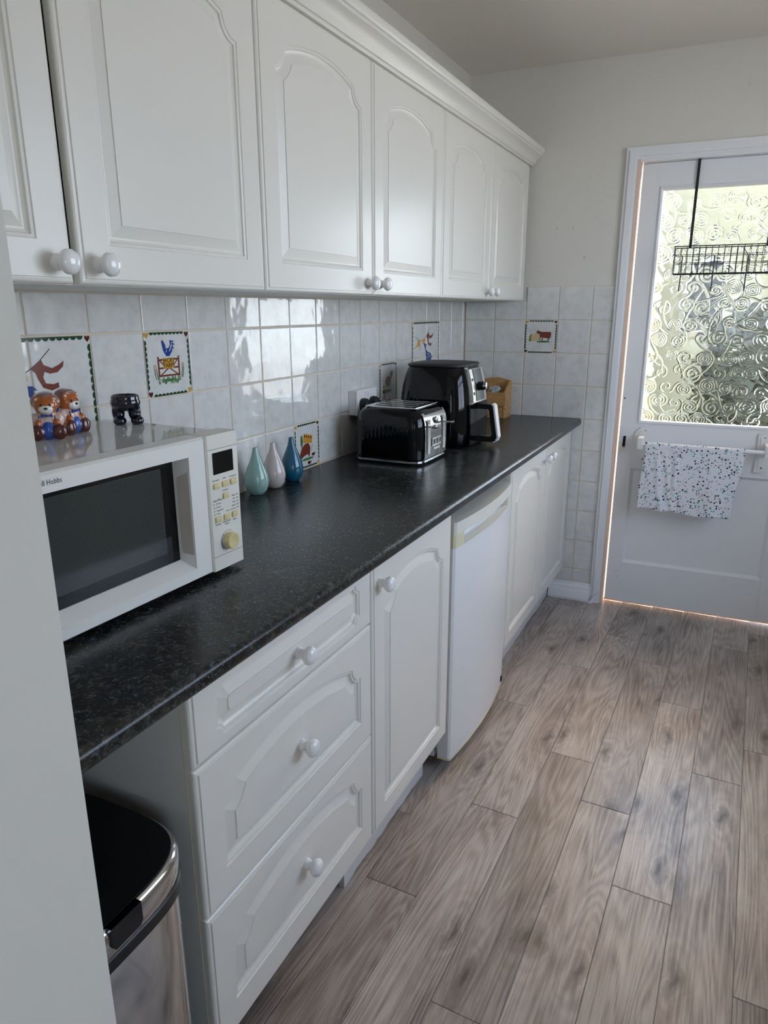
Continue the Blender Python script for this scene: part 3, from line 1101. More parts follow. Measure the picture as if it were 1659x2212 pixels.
# worn lock: keyhole scar, small screw holes
MB().prism([(0.780, 0.800), (0.792, 0.802), (0.793, 0.838), (0.781, 0.836)], 'y', NF - 0.001, NF + 0.001).lathe([(0.0075, -0.0012), (0.0075, 0.001)], (0.786, NF, 0.795), 'y', 12).build('keyhole', 'dark_void', door_1)
MB().prism([(0.779, 0.782), (0.793, 0.783), (0.792, 0.789), (0.780, 0.788)], 'y', NF - 0.0016, NF + 0.001).build('latch_stub', 'brass', door_1)
MB().lathe([(0.0035, -0.0008), (0.0035, 0.001)], (0.772, NF, 1.012), 'y', 10).build('screw_hole', 'dark_void', door_1)
for q in ((0.795, 0.165), (0.812, 0.166), (0.810, 0.140)):
    MB().lathe([(0.0016, -0.0006), (0.0016, 0.001)], (q[0], NF, q[1]), 'y', 8).build('screw_hole', 'dark_void', door_1)

sk = MB()
prof = [(0.006, 0.0), (-0.024, 0.0), (-0.026, 0.012), (-0.020, 0.050), (-0.016, 0.055), (-0.014, 0.068), (-0.006, 0.078), (-0.004, 0.090), (0.006, 0.090)]
sk.prism(prof, 'x', 0.49, 0.6935)
base_b = struct('baseboard_back', sk, 'gloss_paint')
back_root(base_b)
# small plinth block finishing the architrave
pb = MB().prism([(0.690, 0.0), (0.712, 0.0), (0.735, 0.045), (0.735, 0.062), (0.700, 0.016)], 'y', -0.034, -0.0205)
pb.build('corner_block', 'gloss_paint', base_b)
# old filler marks on the paint
for (u, z) in ((0.420, 1.757), (0.495, 1.755), (1.131, 2.250), (0.55, 1.63)):
    MB().lathe([(0.006, 0.004), (0.005, -0.001), (0.002, -0.003)], (u, 0.004, z), 'y', 10).build('paint_lump', 'wall_paint', wall_back, smooth=True)

# ------------------------------------------------------------------ routed kitchen fronts
def circ_x(c0, r0, c1, r1):
    """both intersections of two circles"""
    d = math.hypot(c1[0] - c0[0], c1[1] - c0[1])
    a = (r0 * r0 - r1 * r1 + d * d) / (2 * d)
    h = math.sqrt(max(r0 * r0 - a * a, 0))
    mx, mz = c0[0] + a * (c1[0] - c0[0]) / d, c0[1] + a * (c1[1] - c0[1]) / d
    return [(mx + h * (c1[1] - c0[1]) / d, mz - h * (c1[0] - c0[0]) / d), (mx - h * (c1[1] - c0[1]) / d, mz + h * (c1[0] - c0[0]) / d)]
def arc(c, r, p, q, n, ccw):
    a0, a1 = math.atan2(p[1] - c[1], p[0] - c[0]), math.atan2(q[1] - c[1], q[0] - c[0])
    if ccw and a1 < a0: a1 += 2 * math.pi
    if not ccw and a1 > a0: a1 -= 2 * math.pi
    return [(c[0] + r * math.cos(a0 + (a1 - a0) * i / n), c[1] + r * math.sin(a0 + (a1 - a0) * i / n)) for i in range(n + 1)]
def panel_outline(w, hgt, style, d, mx=0.058, mb_=0.058, zc=None, rise=0.028, r=0.040):
    """counter-clockwise outline of the routed panel, inset by d"""
    L, R, B = mx, w - mx, mb_
    if style == 'arch':
        half = (R - L) / 2 - r
        Ra = (half * half + rise * rise) / (2 * rise)
        cc = (w / 2, zc + rise - Ra)
        rho = r + d
        dz = math.sqrt(max(rho * rho - d * d, 1e-12))
        ir = max(circ_x((R, zc), rho, cc, Ra - d), key=lambda q: q[1])
        il = max(circ_x((L, zc), rho, cc, Ra - d), key=lambda q: q[1])
        pts = [(L + d, B + d), (R - d, B + d)]
        pts += arc((R, zc), rho, (R - d, zc - dz), ir, 11, False)
        pts += arc(cc, Ra - d, ir, il, 18, True)[1:-1]
        pts += arc((L, zc), rho, il, (L + d, zc - dz), 11, False)
        return pts
    T = zc
    rho = r + d
    dz = math.sqrt(rho * rho - d * d)
    pts = []
    for (cx, cz), p, q in (((L, B), (L + d, B + dz), (L + dz, B + d)), ((R, B), (R - dz, B + d), (R - d, B + dz)),
                           ((R, T), (R - d, T - dz), (R - dz, T - d)), ((L, T), (L + dz, T - d), (L + d, T - dz))):
        pts += arc((cx, cz), rho, p, q, 11, False)
    return pts
RPROF = [(0, 0), (0.0016, -0.0022), (0.0050, -0.0030), (0.0062, -0.0026), (0.0078, -0.0064), (0.0120, -0.0086), (0.0150, -0.0084), (0.0330, -0.0022), (0.0332, -0.0004)]
EPROF = [(0, -0.018), (0, -0.0080), (0.0010, -0.0052), (0.0034, -0.0030), (0.0074, -0.0022), (0.0084, -0.0022), (0.0092, 0.0)]
def routed_front(name, parent, xf, y0, y1, z0, z1, style, **kw):
    w, hgt = y1 - y0, z1 - z0
    b = bmesh.new()
    def mk(pts, dep):
        return [b.verts.new((xf + dep, y0 + a, z0 + c)) for a, c in pts]
    er = []
    for i, dep in EPROF:
        er.append(mk([(i, i), (w - i, i), (w - i, hgt - i), (i, hgt - i)], dep))
    b.faces.new(er[0][::-1])
    for r0, r1 in zip(er, er[1:]):
        for i in range(4):
            b.faces.new((r0[i], r0[(i + 1) % 4], r1[(i + 1) % 4], r1[i]))
    pr = [mk(panel_outline(w, hgt, style, d, **kw), dep) for d, dep in RPROF]
    n = len(pr[0])
    for r0, r1 in zip(pr, pr[1:]):
        for i in range(n):
            b.faces.new((r0[i], r0[(i + 1) % n], r1[(i + 1) % n], r1[i]))
    b.faces.new(pr[-1])
    eds = [b.edges.get((er[-1][i], er[-1][(i + 1) % 4])) for i in range(4)]
    eds += [b.edges.get((pr[0][i], pr[0][(i + 1) % n])) for i in range(n)]
    bmesh.ops.triangle_fill(b, use_beauty=True, use_dissolve=False, edges=eds)
    m = MB().bm(b)
    return m.build(name, 'vinyl_white', parent, smooth=True, angle=11)
def knob(parent, x, y, z, s=1.0):
    pr = [(0.0125, 0.0), (0.0125, 0.002), (0.0105, 0.006), (0.0092, 0.011), (0.0098, 0.015), (0.0150, 0.018), (0.0182, 0.023), (0.0180, 0.028), (0.0150, 0.0325), (0.0090, 0.0355), (0.0030, 0.0365)]
    return MB().lathe([(r * s, h * s) for r, h in pr], (x, y, z), 'x', 24).build('knob', 'knob_porcelain', parent, smooth=True, angle=60)

# wall units: three double units in a row
XW, ZW0, ZW1 = 0.295, 1.4445, 2.016
GW = 'double wall units along the tiled wall'
def wall_unit(y0, y1, label, ymid, gp=0.0015, k2=0.036):
    t = thing('wall_cabinet', (0.0, y0, ZW0 - 0.001), label, 'cabinet', group=GW)
    c = MB()
    xb = XW - 0.020
    c.box(0.001, xb, y0, y0 + 0.016, ZW0 - 0.001, ZW1 - 0.02).box(0.001, xb, y1 - 0.016, y1, ZW0 - 0.001, ZW1 - 0.02)
    c.box(0.001, xb, y0 + 0.016, y1 - 0.016, ZW0 - 0.001, ZW0 + 0.015).box(0.001, xb, y0 + 0.016, y1 - 0.016, ZW1 - 0.036, ZW1 - 0.02)
    c.box(0.001, 0.006, y0 + 0.016, y1 - 0.016, ZW0 + 0.015, ZW1 - 0.036)
    c.build('carcass', 'carcass_white', t)
    for ya, yb, ky in ((y0 + 0.0015, ymid - gp, ymid - 0.036), (ymid + gp, y1 - 0.0015, ymid + k2)):
        d = routed_front('door', t, XW, ya, yb, ZW0, ZW1, 'arch', zc=1.931 - ZW0, rise=0.027, r=0.038, mb_=0.060, mx=0.060)
        knob(d, XW, ky, 1.4745)
    return t
wall_unit(-0.630, 0.3715, 'white double wall cabinet above the microwave', -0.1210, 0.0065, 0.042)
wall_unit(0.3725, 1.3785, 'white double wall cabinet above the teardrop vases and the toaster', 0.8755)
wall_unit(1.3795, 2.4000, 'white double wall cabinet against the back wall above the air fryer', 1.8815)

# cornice: stepped crown moulding along the tops of the wall units
cp = [(0.262, 2.0165), (XW + 0.003, 2.0165), (XW + 0.005, 2.0195), (XW + 0.005, 2.0235), (XW + 0.010, 2.0245), (XW + 0.012, 2.028), (XW + 0.016, 2.037),
      (XW + 0.024, 2.047), (XW + 0.034, 2.054), (XW + 0.040, 2.057), (XW + 0.041, 2.063), (XW + 0.046, 2.065), (XW + 0.050, 2.071), (XW + 0.051, 2.079), (XW + 0.049, 2.085), (0.262, 2.085)]
cor = MB().prism(cp, 'y', -0.66, D + 0.006).build('cornice', 'vinyl_white', org=(XW, -0.66, 2.0165), smooth=True, angle=30)
tag(cor, 'white stepped cornice moulding running along the tops of the wall cabinets', 'moulding')

# base units
XB, ZB0, ZB1 = 0.550, 0.152, 0.862
def carcass(t, y0, y1):
    xb = XB - 0.020
    c = MB()
    c.box(0.02, xb, y0, y0 + 0.016, 0.15, 0.877).box(0.02, xb, y1 - 0.016, y1, 0.15, 0.877)
    c.box(0.02, xb, y0 + 0.016, y1 - 0.016, 0.15, 0.166).box(0.02, xb, y0 + 0.016, y1 - 0.016, 0.861, 0.877)
    c.box(0.02, 0.03, y0 + 0.016, y1 - 0.016, 0.166, 0.861)
    c.build('carcass', 'carcass_white', t)
    MB().box(xb, xb + 0.0015, y0, y0 + 0.0155, 0.15, 0.877).build('edging', 'edge_cream', t)
    for yy in (y0 + 0.05, y1 - 0.05):
        for xx in (0.08, 0.42):
            MB().lathe([(0.028, 0.0), (0.028, 0.01), (0.016, 0.014), (0.016, 0.13), (0.024, 0.135), (0.024, 0.1498)], (xx, yy, 0.0), 'z', 14).build('leg', 'black_matte', t, smooth=True)
t = thing('drawer_unit', (0.02, -0.235, 0.0), 'white base unit with three drawers beside the pedal bin', 'cabinet')
carcass(t, -0.237, 0.358)
for z0, z1, st, kw, kz in ((0.7275, ZB1, 'notch', dict(zc=0.845 - 0.7275, mb_=0.024, mx=0.056, r=0.017), 0.793),
                           (0.4425, 0.7245, 'arch', dict(zc=0.655 - 0.4425, rise=0.036, r=0.036, mb_=0.062, mx=0.056), 0.597),
                           (ZB0, 0.4395, 'arch', dict(zc=0.370 - ZB0, rise=0.036, r=0.036, mb_=0.068, mx=0.056), 0.318)):
    d = routed_front('drawer', t, XB, -0.2355, 0.3565, z0, z1, st, **kw)
    knob(d, XB, 0.058, kz)
    MB().box(0.06, XB - 0.019, -0.215, 0.336, z0 + 0.02, min(z0 + 0.10, z1 - 0.02)).build('drawer_box', 'carcass_white', d)

t = thing('base_cabinet', (0.02, 0.359, 0.0), 'white single-door base cabinet between the drawers and the fridge', 'cabinet')
carcass(t, 0.3595, 0.8545)
d = routed_front('door', t, XB, 0.3610, 0.8530, ZB0, ZB1, 'arch', zc=0.782 - ZB0, rise=0.030, r=0.040, mb_=0.056, mx=0.060)
knob(d, XB, 0.397, 0.812)
t = thing('base_cabinet', (0.02, 1.447, 0.0), 'white double-door base cabinet between the fridge and the back wall', 'cabinet')
carcass(t, 1.4475, 2.4500)
for ya, yb, ky in ((1.449, 1.9475, 1.912), (1.9505, 2.4490, 1.986)):
    d = routed_front('door', t, XB, ya, yb, ZB0, ZB1, 'arch', zc=0.782 - ZB0, rise=0.030, r=0.040, mb_=0.056, mx=0.060)
    knob(d, XB, ky, 0.815)
# plinths
def plinth(y0, y1, label):
    m = MB()
    n = 24
    rr = random.Random(int(y0 * 100))
    # worn, uneven lower edge
    top = [(y0, 0.149), (y1, 0.149)]
    low = [(y1 + (y0 - y1) * i / n, 0.0 + (rr.uniform(0, 0.006) if 0 < i < n else 0.0)) for i in range(n + 1)]
    m.prism([top[0], top[1]][::1] + low, 'x', 0.469, 0.485)
    o = m.build('plinth', 'plinth_white', org=(0.477, y0, 0.0))
    return tag(o, label, 'plinth', 'white plinth boards')
plinth(0.321, 0.822, 'white worn plinth board under the single-door base cabinet')
plinth(1.450, 2.452, 'white plinth board under the double-door base cabinet')

# worktop with postformed front edge
def worktop():
    pts = [(0.0005, 0.8785), (0.575, 0.8785)]
    pts += [(0.577 + 0.011 * math.sin(a), 0.8895 - 0.011 * math.cos(a)) for a in [math.pi / 2 * i / 6 for i in range(7)]]
    pts += [(0.576 + 0.012 * math.cos(a), 0.898 + 0.012 * math.sin(a)) for a in [math.pi / 2 * i / 8 for i in range(9)]]
    pts += [(0.0005, 0.910)]
    m = MB()
    n = len(pts)
    y0 = YF + 0.001
    ye = lambda x: D + 0.038 * x - 0.001
    vs = [(x, y0, z) for x, z in pts] + [(x, ye(x), z) for x, z in pts]
    fs = [tuple(range(n - 1, -1, -1)), tuple(range(n, 2 * n))] + [(i, (i + 1) % n, n + (i + 1) % n, n + i) for i in range(n)]
    m.add(vs, fs)
    o = m.build('worktop', 'worktop_laminate', org=(0, y0, 0.8785), smooth=True, angle=35)
    MB().tube([(0.003, YF + 0.002, 0.9112), (0.003, D - 0.002, 0.9112), ], 0.0022, 6).build('sealant', 'grout', o)
    tag(o, 'dark blue-black speckled laminate worktop with rounded front edge', 'worktop')
worktop()

# ------------------------------------------------------------------ under-counter fridge
FY0, FY1 = 0.874, 1.426
def bow(y, x0=0.553, a=0.020):
    q = (y - (FY0 + FY1) / 2) / ((FY1 - FY0) / 2)
    return x0 + a * (1 - q * q)
def bowed(z0, z1, ya, yb, xb, off=0.0, n=16, rc=0.006):
    """bowed slab with softened vertical corners"""
    ys = [ya + (yb - ya) * i / n for i in range(n + 1)]
    fr = [(bow(y) + off, y) for y in ys]
    fr[0] = (fr[0][0] - rc, ya); fr.insert(1, (bow(ya + rc) + off, ya + rc))
    fr[-1] = (fr[-1][0] - rc, yb); fr.insert(-1, (bow(yb - rc) + off, yb - rc))
    poly = [(xb, ya)] + fr + [(xb, yb)]
    return MB().prism(poly, 'z', z0, z1)
t = thing('fridge', (0.05, FY0, 0.0), 'white under-counter fridge with bowed door and cream handle trim', 'fridge')
MB().box(0.05, 0.500, FY0 + 0.004, FY1 - 0.004, 0.035, 0.818, 0.004).build('body', 'appliance_white', t)
MB().box(0.0585, 0.512, FY0 + 0.012, FY1 - 0.012, 0.065, 0.80).build('door_seal', 'edge_cream', t)
d = bowed(0.044, 0.744, FY0, FY1, 0.5125).build('door', 'appliance_white', t, smooth=True, angle=30)
bowed(0.037, 0.0435, FY0, FY1, 0.5125, 0.001).build('bottom_trim', 'trim_cream', d, smooth=True, angle=30)
bowed(0.7852, 0.822, FY0, FY1, 0.5125, 0.002).build('top_trim', 'panel_cream', d, smooth=True, angle=30)
bowed(0.7445, 0.7848, FY0, FY0 + 0.062, 0.5125, 0.001, 6).build('handle_block', 'trim_cream', d, smooth=True, angle=30)
bowed(0.7445, 0.7848, FY1 - 0.035, FY1, 0.5125, 0.001, 6).build('handle_block', 'panel_cream', d, smooth=True, angle=30)
MB().box(0.5125, 0.530, FY0 + 0.063, FY1 - 0.036, 0.7445, 0.785).build('handle_recess', 'appliance_white', d)
bowed(0.7445, 0.7485, FY0 + 0.063, FY1 - 0.036, 0.545, 0.003).build('handle_lip', 'panel_cream', d, smooth=True, angle=30)
MB().prism([(FY1 - 0.035, 0.056), (FY1 - 0.022, 0.060), (FY1 - 0.022, 0.075), (FY1 - 0.033, 0.070)], 'x', 0.553, 0.5615).build('hinge_hole', 'dark_void', d)
for yy in (FY0 + 0.06, FY1 - 0.06):
    for xx in (0.10, 0.45):
        MB().lathe([(0.018, 0.0), (0.018, 0.010), (0.010, 0.012), (0.010, 0.036)], (xx, yy, 0.0), 'z', 12).build('foot', 'black_matte', t)

# ------------------------------------------------------------------ pedal bin
BX, BY, BHX, BHY = 0.430, -0.432, 0.160, 0.166
def squircle(cx, cy, hx, hy, z, e=3.6, n=72):
    r = []
    for i in range(n):
        a = 2 * math.pi * i / n
        c, s_ = math.cos(a), math.sin(a)
        r.append((cx + hx * math.copysign(abs(c) ** (2 / e), c), cy + hy * math.copysign(abs(s_) ** (2 / e), s_), z))
    return r
t = thing('pedal_bin', (BX, BY, 0.0), 'stainless steel pedal bin with black lid under the worktop end', 'bin')
MB().rings([squircle(BX, BY, BHX - 0.004 - i, BHY - 0.004 - i, z) for i, z in ((0, 0.025), (0, 0.585))], cap1=False).build('body', 'steel_polished', t, smooth=True)
MB().rings([squircle(BX, BY, BHX - 0.001 - i, BHY - 0.001 - i, z) for i, z in ((0.006, 0.0), (0, 0.003), (0, 0.024))]).build('base', 'black_satin', t, smooth=True)
MB().rings([squircle(BX, BY, BHX + i, BHY + i, z) for i, z in ((-0.001, 0.5855), (0.001, 0.587), (0.001, 0.605), (-0.001, 0.607))]).build('collar', 'black_satin', t, smooth=True)
lid = MB().rings([squircle(BX, BY, BHX + i, BHY + i, z) for i, z in ((-0.001, 0.6075), (0.0, 0.6095), (0.0, 0.640), (-0.0015, 0.645), (-0.005, 0.6495), (-0.008, 0.6505))]).build('lid', 'steel_polished', t, smooth=True, angle=50)
MB().rings([squircle(BX, BY, BHX - i, BHY - i, z) for i, z in ((0.008, 0.6508), (0.0085, 0.6530), (0.014, 0.6540))]).build('lid_insert', 'lid_black', lid, smooth=True)
MB().prism([(BY - 0.020, 0.6230), (BY - 0.015, 0.6165), (BY + 0.027, 0.6165), (BY + 0.032, 0.6230), (BY + 0.032, 0.652), (BY - 0.020, 0.652)], 'x', BX + BHX - 0.012, BX + BHX + 0.0035).build('lid_catch', 'black_gloss', lid)
MB().box(BX + BHX - 0.02, BX + BHX + 0.045, BY - 0.05, BY + 0.05, 0.008, 0.018, 0.003).build('pedal', 'black_satin', t)

# ------------------------------------------------------------------ microwave
MX, MY0, MY1, MZ0, MZ1 = 0.370, -0.345, 0.146, 0.922, 1.185
YS = 0.056
t = thing('microwave', (MX, MY1, 0.9102), 'white combination microwave oven with dark glass door and cream buttons', 'microwave', rz=math.radians(-1.85))
MB().box(0.020, MX - 0.046, MY0 + 0.006, MY1 - 0.004, MZ0, MZ1 - 0.003, 0.003).build('body', 'microwave_top', t)
# door: bevelled frame round the glass
def mw_door():
    ya, yb = MY0, YS - 0.0015
    ga, gb, gz0, gz1 = MY0 + 0.026, -0.001, 0.962, 1.150
    xs = MX - 0.045
    m = MB()
    # frame made of four mitred bars with a sloping inner bevel
    out = [(ya, MZ0), (yb, MZ0), (yb, MZ1), (ya, MZ1)]
    mid = [(ya + 0.014, 0.945), (0.0105, 0.945), (0.0105, 1.155), (ya + 0.014, 1.155)]
    inn = [(ga, gz0), (gb, gz0), (gb, gz1), (ga, gz1)]
    rs = [[(xs, y, z) for y, z in out], [(MX - 0.006, y, z) for y, z in out],
          [(MX, y + (0.004 if y == ya else -0.004), z + (0.004 if z == MZ0 else -0.004)) for y, z in out],
          [(MX, y, z) for y, z in mid], [(MX - 0.028, y, z) for y, z in inn], [(xs, y, z) for y, z in inn]]
    m.rings(rs + [rs[0]], True, False, False)
    d = m.build('door', 'microwave_white', t, smooth=True, angle=25)
    MB().box(xs + 0.002, MX - 0.0285, ga + 0.0005, gb - 0.0005, gz0 + 0.0005, gz1 - 0.0005).build('door_glass', 'black_glass', d)
    MB().box(MX - 0.0284, MX - 0.0280, ga + 0.010, gb - 0.030, gz0 + 0.022, gz1 - 0.010).build('mesh_screen', 'oven_glass_mesh', d)
    # shaded grip scoop beside the glass, painted as a darker flat panel
    sc_ = [(0.0655, 0.966), (0.0680, 0.985), (0.0680, 1.125), (0.0655, 1.136)]
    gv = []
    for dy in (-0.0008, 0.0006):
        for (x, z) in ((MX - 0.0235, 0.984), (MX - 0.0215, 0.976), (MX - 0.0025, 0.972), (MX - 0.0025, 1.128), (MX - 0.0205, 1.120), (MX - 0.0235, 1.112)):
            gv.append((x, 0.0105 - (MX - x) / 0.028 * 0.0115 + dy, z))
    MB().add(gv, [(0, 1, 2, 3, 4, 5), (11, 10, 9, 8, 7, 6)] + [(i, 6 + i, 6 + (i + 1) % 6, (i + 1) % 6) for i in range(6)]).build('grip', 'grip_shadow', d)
    tx = text_mb('Russell Hobbs', 0.0116, lambda x, z: (MX + 0.0003, -0.2485 + x * 0.84, MZ1 - 0.0185 + z), align='RIGHT')
    tx.build('lettering', 'ink_black', d, fix=False)
mw_door()
cpanel = MB()
pp = [(MX - 0.045, MY1), (MX - 0.003, MY1), (MX, MY1 - 0.004), (MX, YS + 0.004), (MX - 0.003, YS + 0.0015), (MX - 0.045, YS + 0.0015)]
cpanel.prism(pp, 'z', MZ0, MZ1)
cpn = cpanel.build('control_panel', 'panel_cream', t)
def PY(a): return YS + a * (MY1 - YS)
def PZ(c): return MZ0 + c * (MZ1 - MZ0)
MB().box(MX - 0.001, MX + 0.0012, PY(.17), PY(.80), PZ(.715), PZ(.872), 0.001).build('display', 'black_glass', cpn)
for c_ in (.895, .105):
    MB().box(MX - 0.001, MX + 0.0003, PY(.04), PY(.97), PZ(c_), PZ(c_ + .003)).build('panel_groove', 'ink_grey', cpn)
def button(a, c):
    MB().box(MX - 0.001, MX + 0.0035, PY(a - .085), PY(a + .085), PZ(c - .022), PZ(c + .022), 0.0016).build('button', 'button_cream', cpn, smooth=True)
for a, c in ((.23, .633), (.50, .633), (.76, .633), (.50, .545), (.22, .385), (.49, .385), (.75, .385)):
    button(a, c)
def ptext(s_, a, c, size=0.0062, m='ink_black', align='CENTER'):
    text_mb(s_, size, lambda x, z: (MX + 0.0004, PY(a) + x, PZ(c) + z), align=align).build('lettering', m, cpn, fix=False)
ptext('Microwave', .23, .668, .0046); ptext('Grill', .50, .668, .0046); ptext('Convection', .76, .668, .0046)
ptext('Combine', .50, .580, .0046)
ptext('Auto Menu', .10, .520, .0058, align='LEFT')
for i, s_ in enumerate(('A1  Reheat', 'A2  Potato', 'A3  Vegetable', 'A4  Pasta')):
    ptext(s_, .10, .495 - i * .025, .0048, 'ink_grey', 'LEFT')
for i, s_ in enumerate(('Meat  A5', 'Fish  A6', 'Pizza  A7', 'Bread  A8', 'Roast Chicken  A9')):
    ptext(s_, .90, .520 - i * .025, .0048, 'ink_grey', 'RIGHT')
ptext('Defrost', .22, .340, .0052); ptext('Stop/Clear/', .49, .345, .0050); ptext('Clock', .49, .325, .0050); ptext('Start', .75, .340, .0052)
kb = MB().lathe([(0.0165, 0.0), (0.0165, 0.012), (0.0155, 0.014), (0.0115, 0.0145), (0.0105, 0.0140), (0.0002, 0.0140)], (MX + 0.0005, PY(.50), PZ(.205)), 'x', 28)
kb.build('dial', 'button_cream', cpn, smooth=True, angle=50)
dm = MB()
for i in range(15):
    a = math.radians(20 + i * 12)
    r = 0.0198
    y, z = PY(.5) + r * math.cos(a + 0.6), PZ(.205) + r * math.sin(a + 0.6)
    w = 0.0006 + 0.0010 * (i / 15)
    dm.box(MX - 0.001, MX + 0.0004, y - w, y + w, z - w, z + w)
dm.build('dial_marks', 'ink_blue', cpn)
MB().box(MX - 0.046, MX - 0.0455, MY0, MY1, MZ0, MZ1).build('seam', 'ink_grey', t)
for xx in (0.06, 0.30):
    for yy in (MY0 + 0.05, MY1 - 0.05):
        MB().lathe([(0.014, 0.9102), (0.014, MZ0 + 0.001)], (xx, yy, 0), 'z', 14).build('foot', 'rubber', t)

# ------------------------------------------------------------------ things standing on the microwave
def bear(loc, rz, label):
    t = thing('bear_figurine', loc, label, 'figurine', rz=rz, group='ceramic bears on the microwave', world=False)
    t.scale = (0.93, 0.93, 0.93)
    OR, PK, BL, YE, BR, WH, MV = '#B5622B', '#E2C4B8', '#2F55A8', '#C89A3C', '#54221A', '#EBE6DE', '#8E6A62'
    bl = [((0, 0.002, 0.032), (0.0235, 0.0195, 0.025), PK),
          ((0, -0.012, 0.018), (0.0125, 0.0120, 0.0185), BL),
          ((0.0190, -0.006, 0.0125), (0.0125, 0.020, 0.0130), YE), ((-0.0190, -0.006, 0.0125), (0.0125, 0.020, 0.0130), YE),
          ((0.0200, -0.0215, 0.0145), (0.0125, 0.0062, 0.0150), BR), ((-0.0200, -0.0215, 0.0145), (0.0125, 0.0062, 0.0150), BR),
          ((0.0215, -0.004, 0.037), (0.0085, 0.0090, 0.0135), PK), ((-0.0215, -0.004, 0.037), (0.0085, 0.0090, 0.0135), PK),
          ((0.0165, -0.0165, 0.0325), (0.0062, 0.0060, 0.0066), OR), ((-0.0165, -0.0165, 0.0325), (0.0062, 0.0060, 0.0066), OR),
          ((0, -0.002, 0.0645), (0.0215, 0.0180, 0.0180), OR),
          ((0, -0.0160, 0.0580), (0.0118, 0.0072, 0.0085), WH),
          ((0.0150, -0.0080, 0.0770), (0.0058, 0.0035, 0.0056), OR), ((-0.0150, -0.0080, 0.0770), (0.0058, 0.0035, 0.0056), OR),
          ((0, 0.0085, 0.0700), (0.0265, 0.0140, 0.0195), MV), ((0, 0.000, 0.0840), (0.0160, 0.0130, 0.0050), MV)]
    blob_mesh('body', bl, (-0.034, -0.036, -0.003), (0.034, 0.028, 0.096), 0.0014, t, 'painted_ceramic', 0.0045, cut=lambda P: 0.0002 - P[..., 2])
    for sx in (-1, 1):
        ball(MB(), (sx * 0.0078, -0.0180, 0.0665), (0.0026, 0.0018, 0.0030)).build('eye', 'print_black', t, smooth=True, org=(0, 0, 0))
        ball(MB(), (sx * 0.0150, -0.0110, 0.0768), (0.0034, 0.0012, 0.0034)).build('inner_ear', 'glaze_pink', t, smooth=True, org=(0, 0, 0))
        MB().tube([(sx * 0.0135, -0.0155, 0.046), (sx * 0.0150, -0.0185, 0.036)], 0.0011, 6).build('brace', 'print_black', t, smooth=True, org=(0, 0, 0))
    ball(MB(), (0, -0.0232, 0.0605), (0.0036, 0.0020, 0.0024)).build('nose', 'print_black', t, smooth=True, org=(0, 0, 0))
    bt = MB()
    bt.prism([(-0.0105, 0.0435), (-0.001, 0.0455), (-0.001, 0.0475), (-0.0105, 0.0500)], 'y', -0.0215, -0.0175)
    bt.prism([(0.0105, 0.0435), (0.001, 0.0455), (0.001, 0.0475), (0.0105, 0.0500)], 'y', -0.0215, -0.0175)
    ball(bt, (0, -0.0200, 0.0466), (0.0024, 0.0026, 0.0024))
    bt.build('bow_tie', 'print_blue', t, org=(0, 0, 0))
    return t
MT = MZ1 - 0.003 + 0.0001
bear((0.112, -0.066, MT), math.radians(50), 'ceramic bear in a hat and blue bow tie facing out over the microwave')
bear((0.098, -0.007, MT), math.radians(97), 'ceramic bear in a wide hat seen side-on beside its twin')

t = thing('egg_cup', (0.112, 0.121, MT), 'dark navy glazed egg cup standing on two booted legs', 'egg cup', rz=math.radians(42), world=False)
NV = '#05061C'
t.scale = (1.12, 1.12, 1.12)
lg = [((0, 0, 0.0395), (0.0265, 0.0265, 0.0165), NV), ((0, 0, 0.050), (0.0245, 0.0245, 0.0085), NV)]
for sx in (-1, 1):
    lg += [((sx * 0.0140, 0.002, 0.022), (0.0112, 0.0112, 0.019), NV), ((sx * 0.0150 + 0.003, -0.004, 0.0065), (0.0118, 0.0150, 0.0095), NV)]
def cup_cut(P):
    r = np.hypot(P[..., 0], P[..., 1])
    bowl = np.maximum(np.sqrt((r / 1.0) ** 2 + ((P[..., 2] - 0.058) / 1.0) ** 2) - 0.0222, 0.0 * r - 1e9)
    top = P[..., 2] - 0.0560
    return np.maximum(np.maximum(-bowl, top), 0.0002 - P[..., 2])
blob_mesh('cup', lg, (-0.034, -0.034, -0.003), (0.034, 0.034, 0.064), 0.0015, t, 'glaze_navy', 0.004, cut=cup_cut)

# ------------------------------------------------------------------ bud vases
VP = [(0.0150, 0.0), (0.0200, 0.0015), (0.0290, 0.014), (0.0335, 0.029), (0.0340, 0.041), (0.0315, 0.056), (0.0255, 0.074), (0.0180, 0.092), (0.0115, 0.108), (0.0082, 0.121), (0.0074, 0.131),
      (0.0068, 0.1325), (0.0060, 0.131), (0.0060, 0.110), (0.0020, 0.1095)]
for (x, y, m, c, nm) in ((0.055, 0.622, 'glaze_sage', 'sage green', 'next to the microwave'), (0.053, 0.708, 'glaze_pink', 'pale pink', 'between the green and the teal one'), (0.055, 0.800, 'glaze_teal', 'dark teal', 'in front of the sow tile')):
    t = MB().lathe(VP, (x, y, 0.9102), 'z', 40).build('bud_vase', m, org=(x, y, 0.9102), smooth=True, angle=60)
    tag(t, '%s glazed teardrop bud vase %s' % (c, nm), 'vase', 'teardrop bud vases')

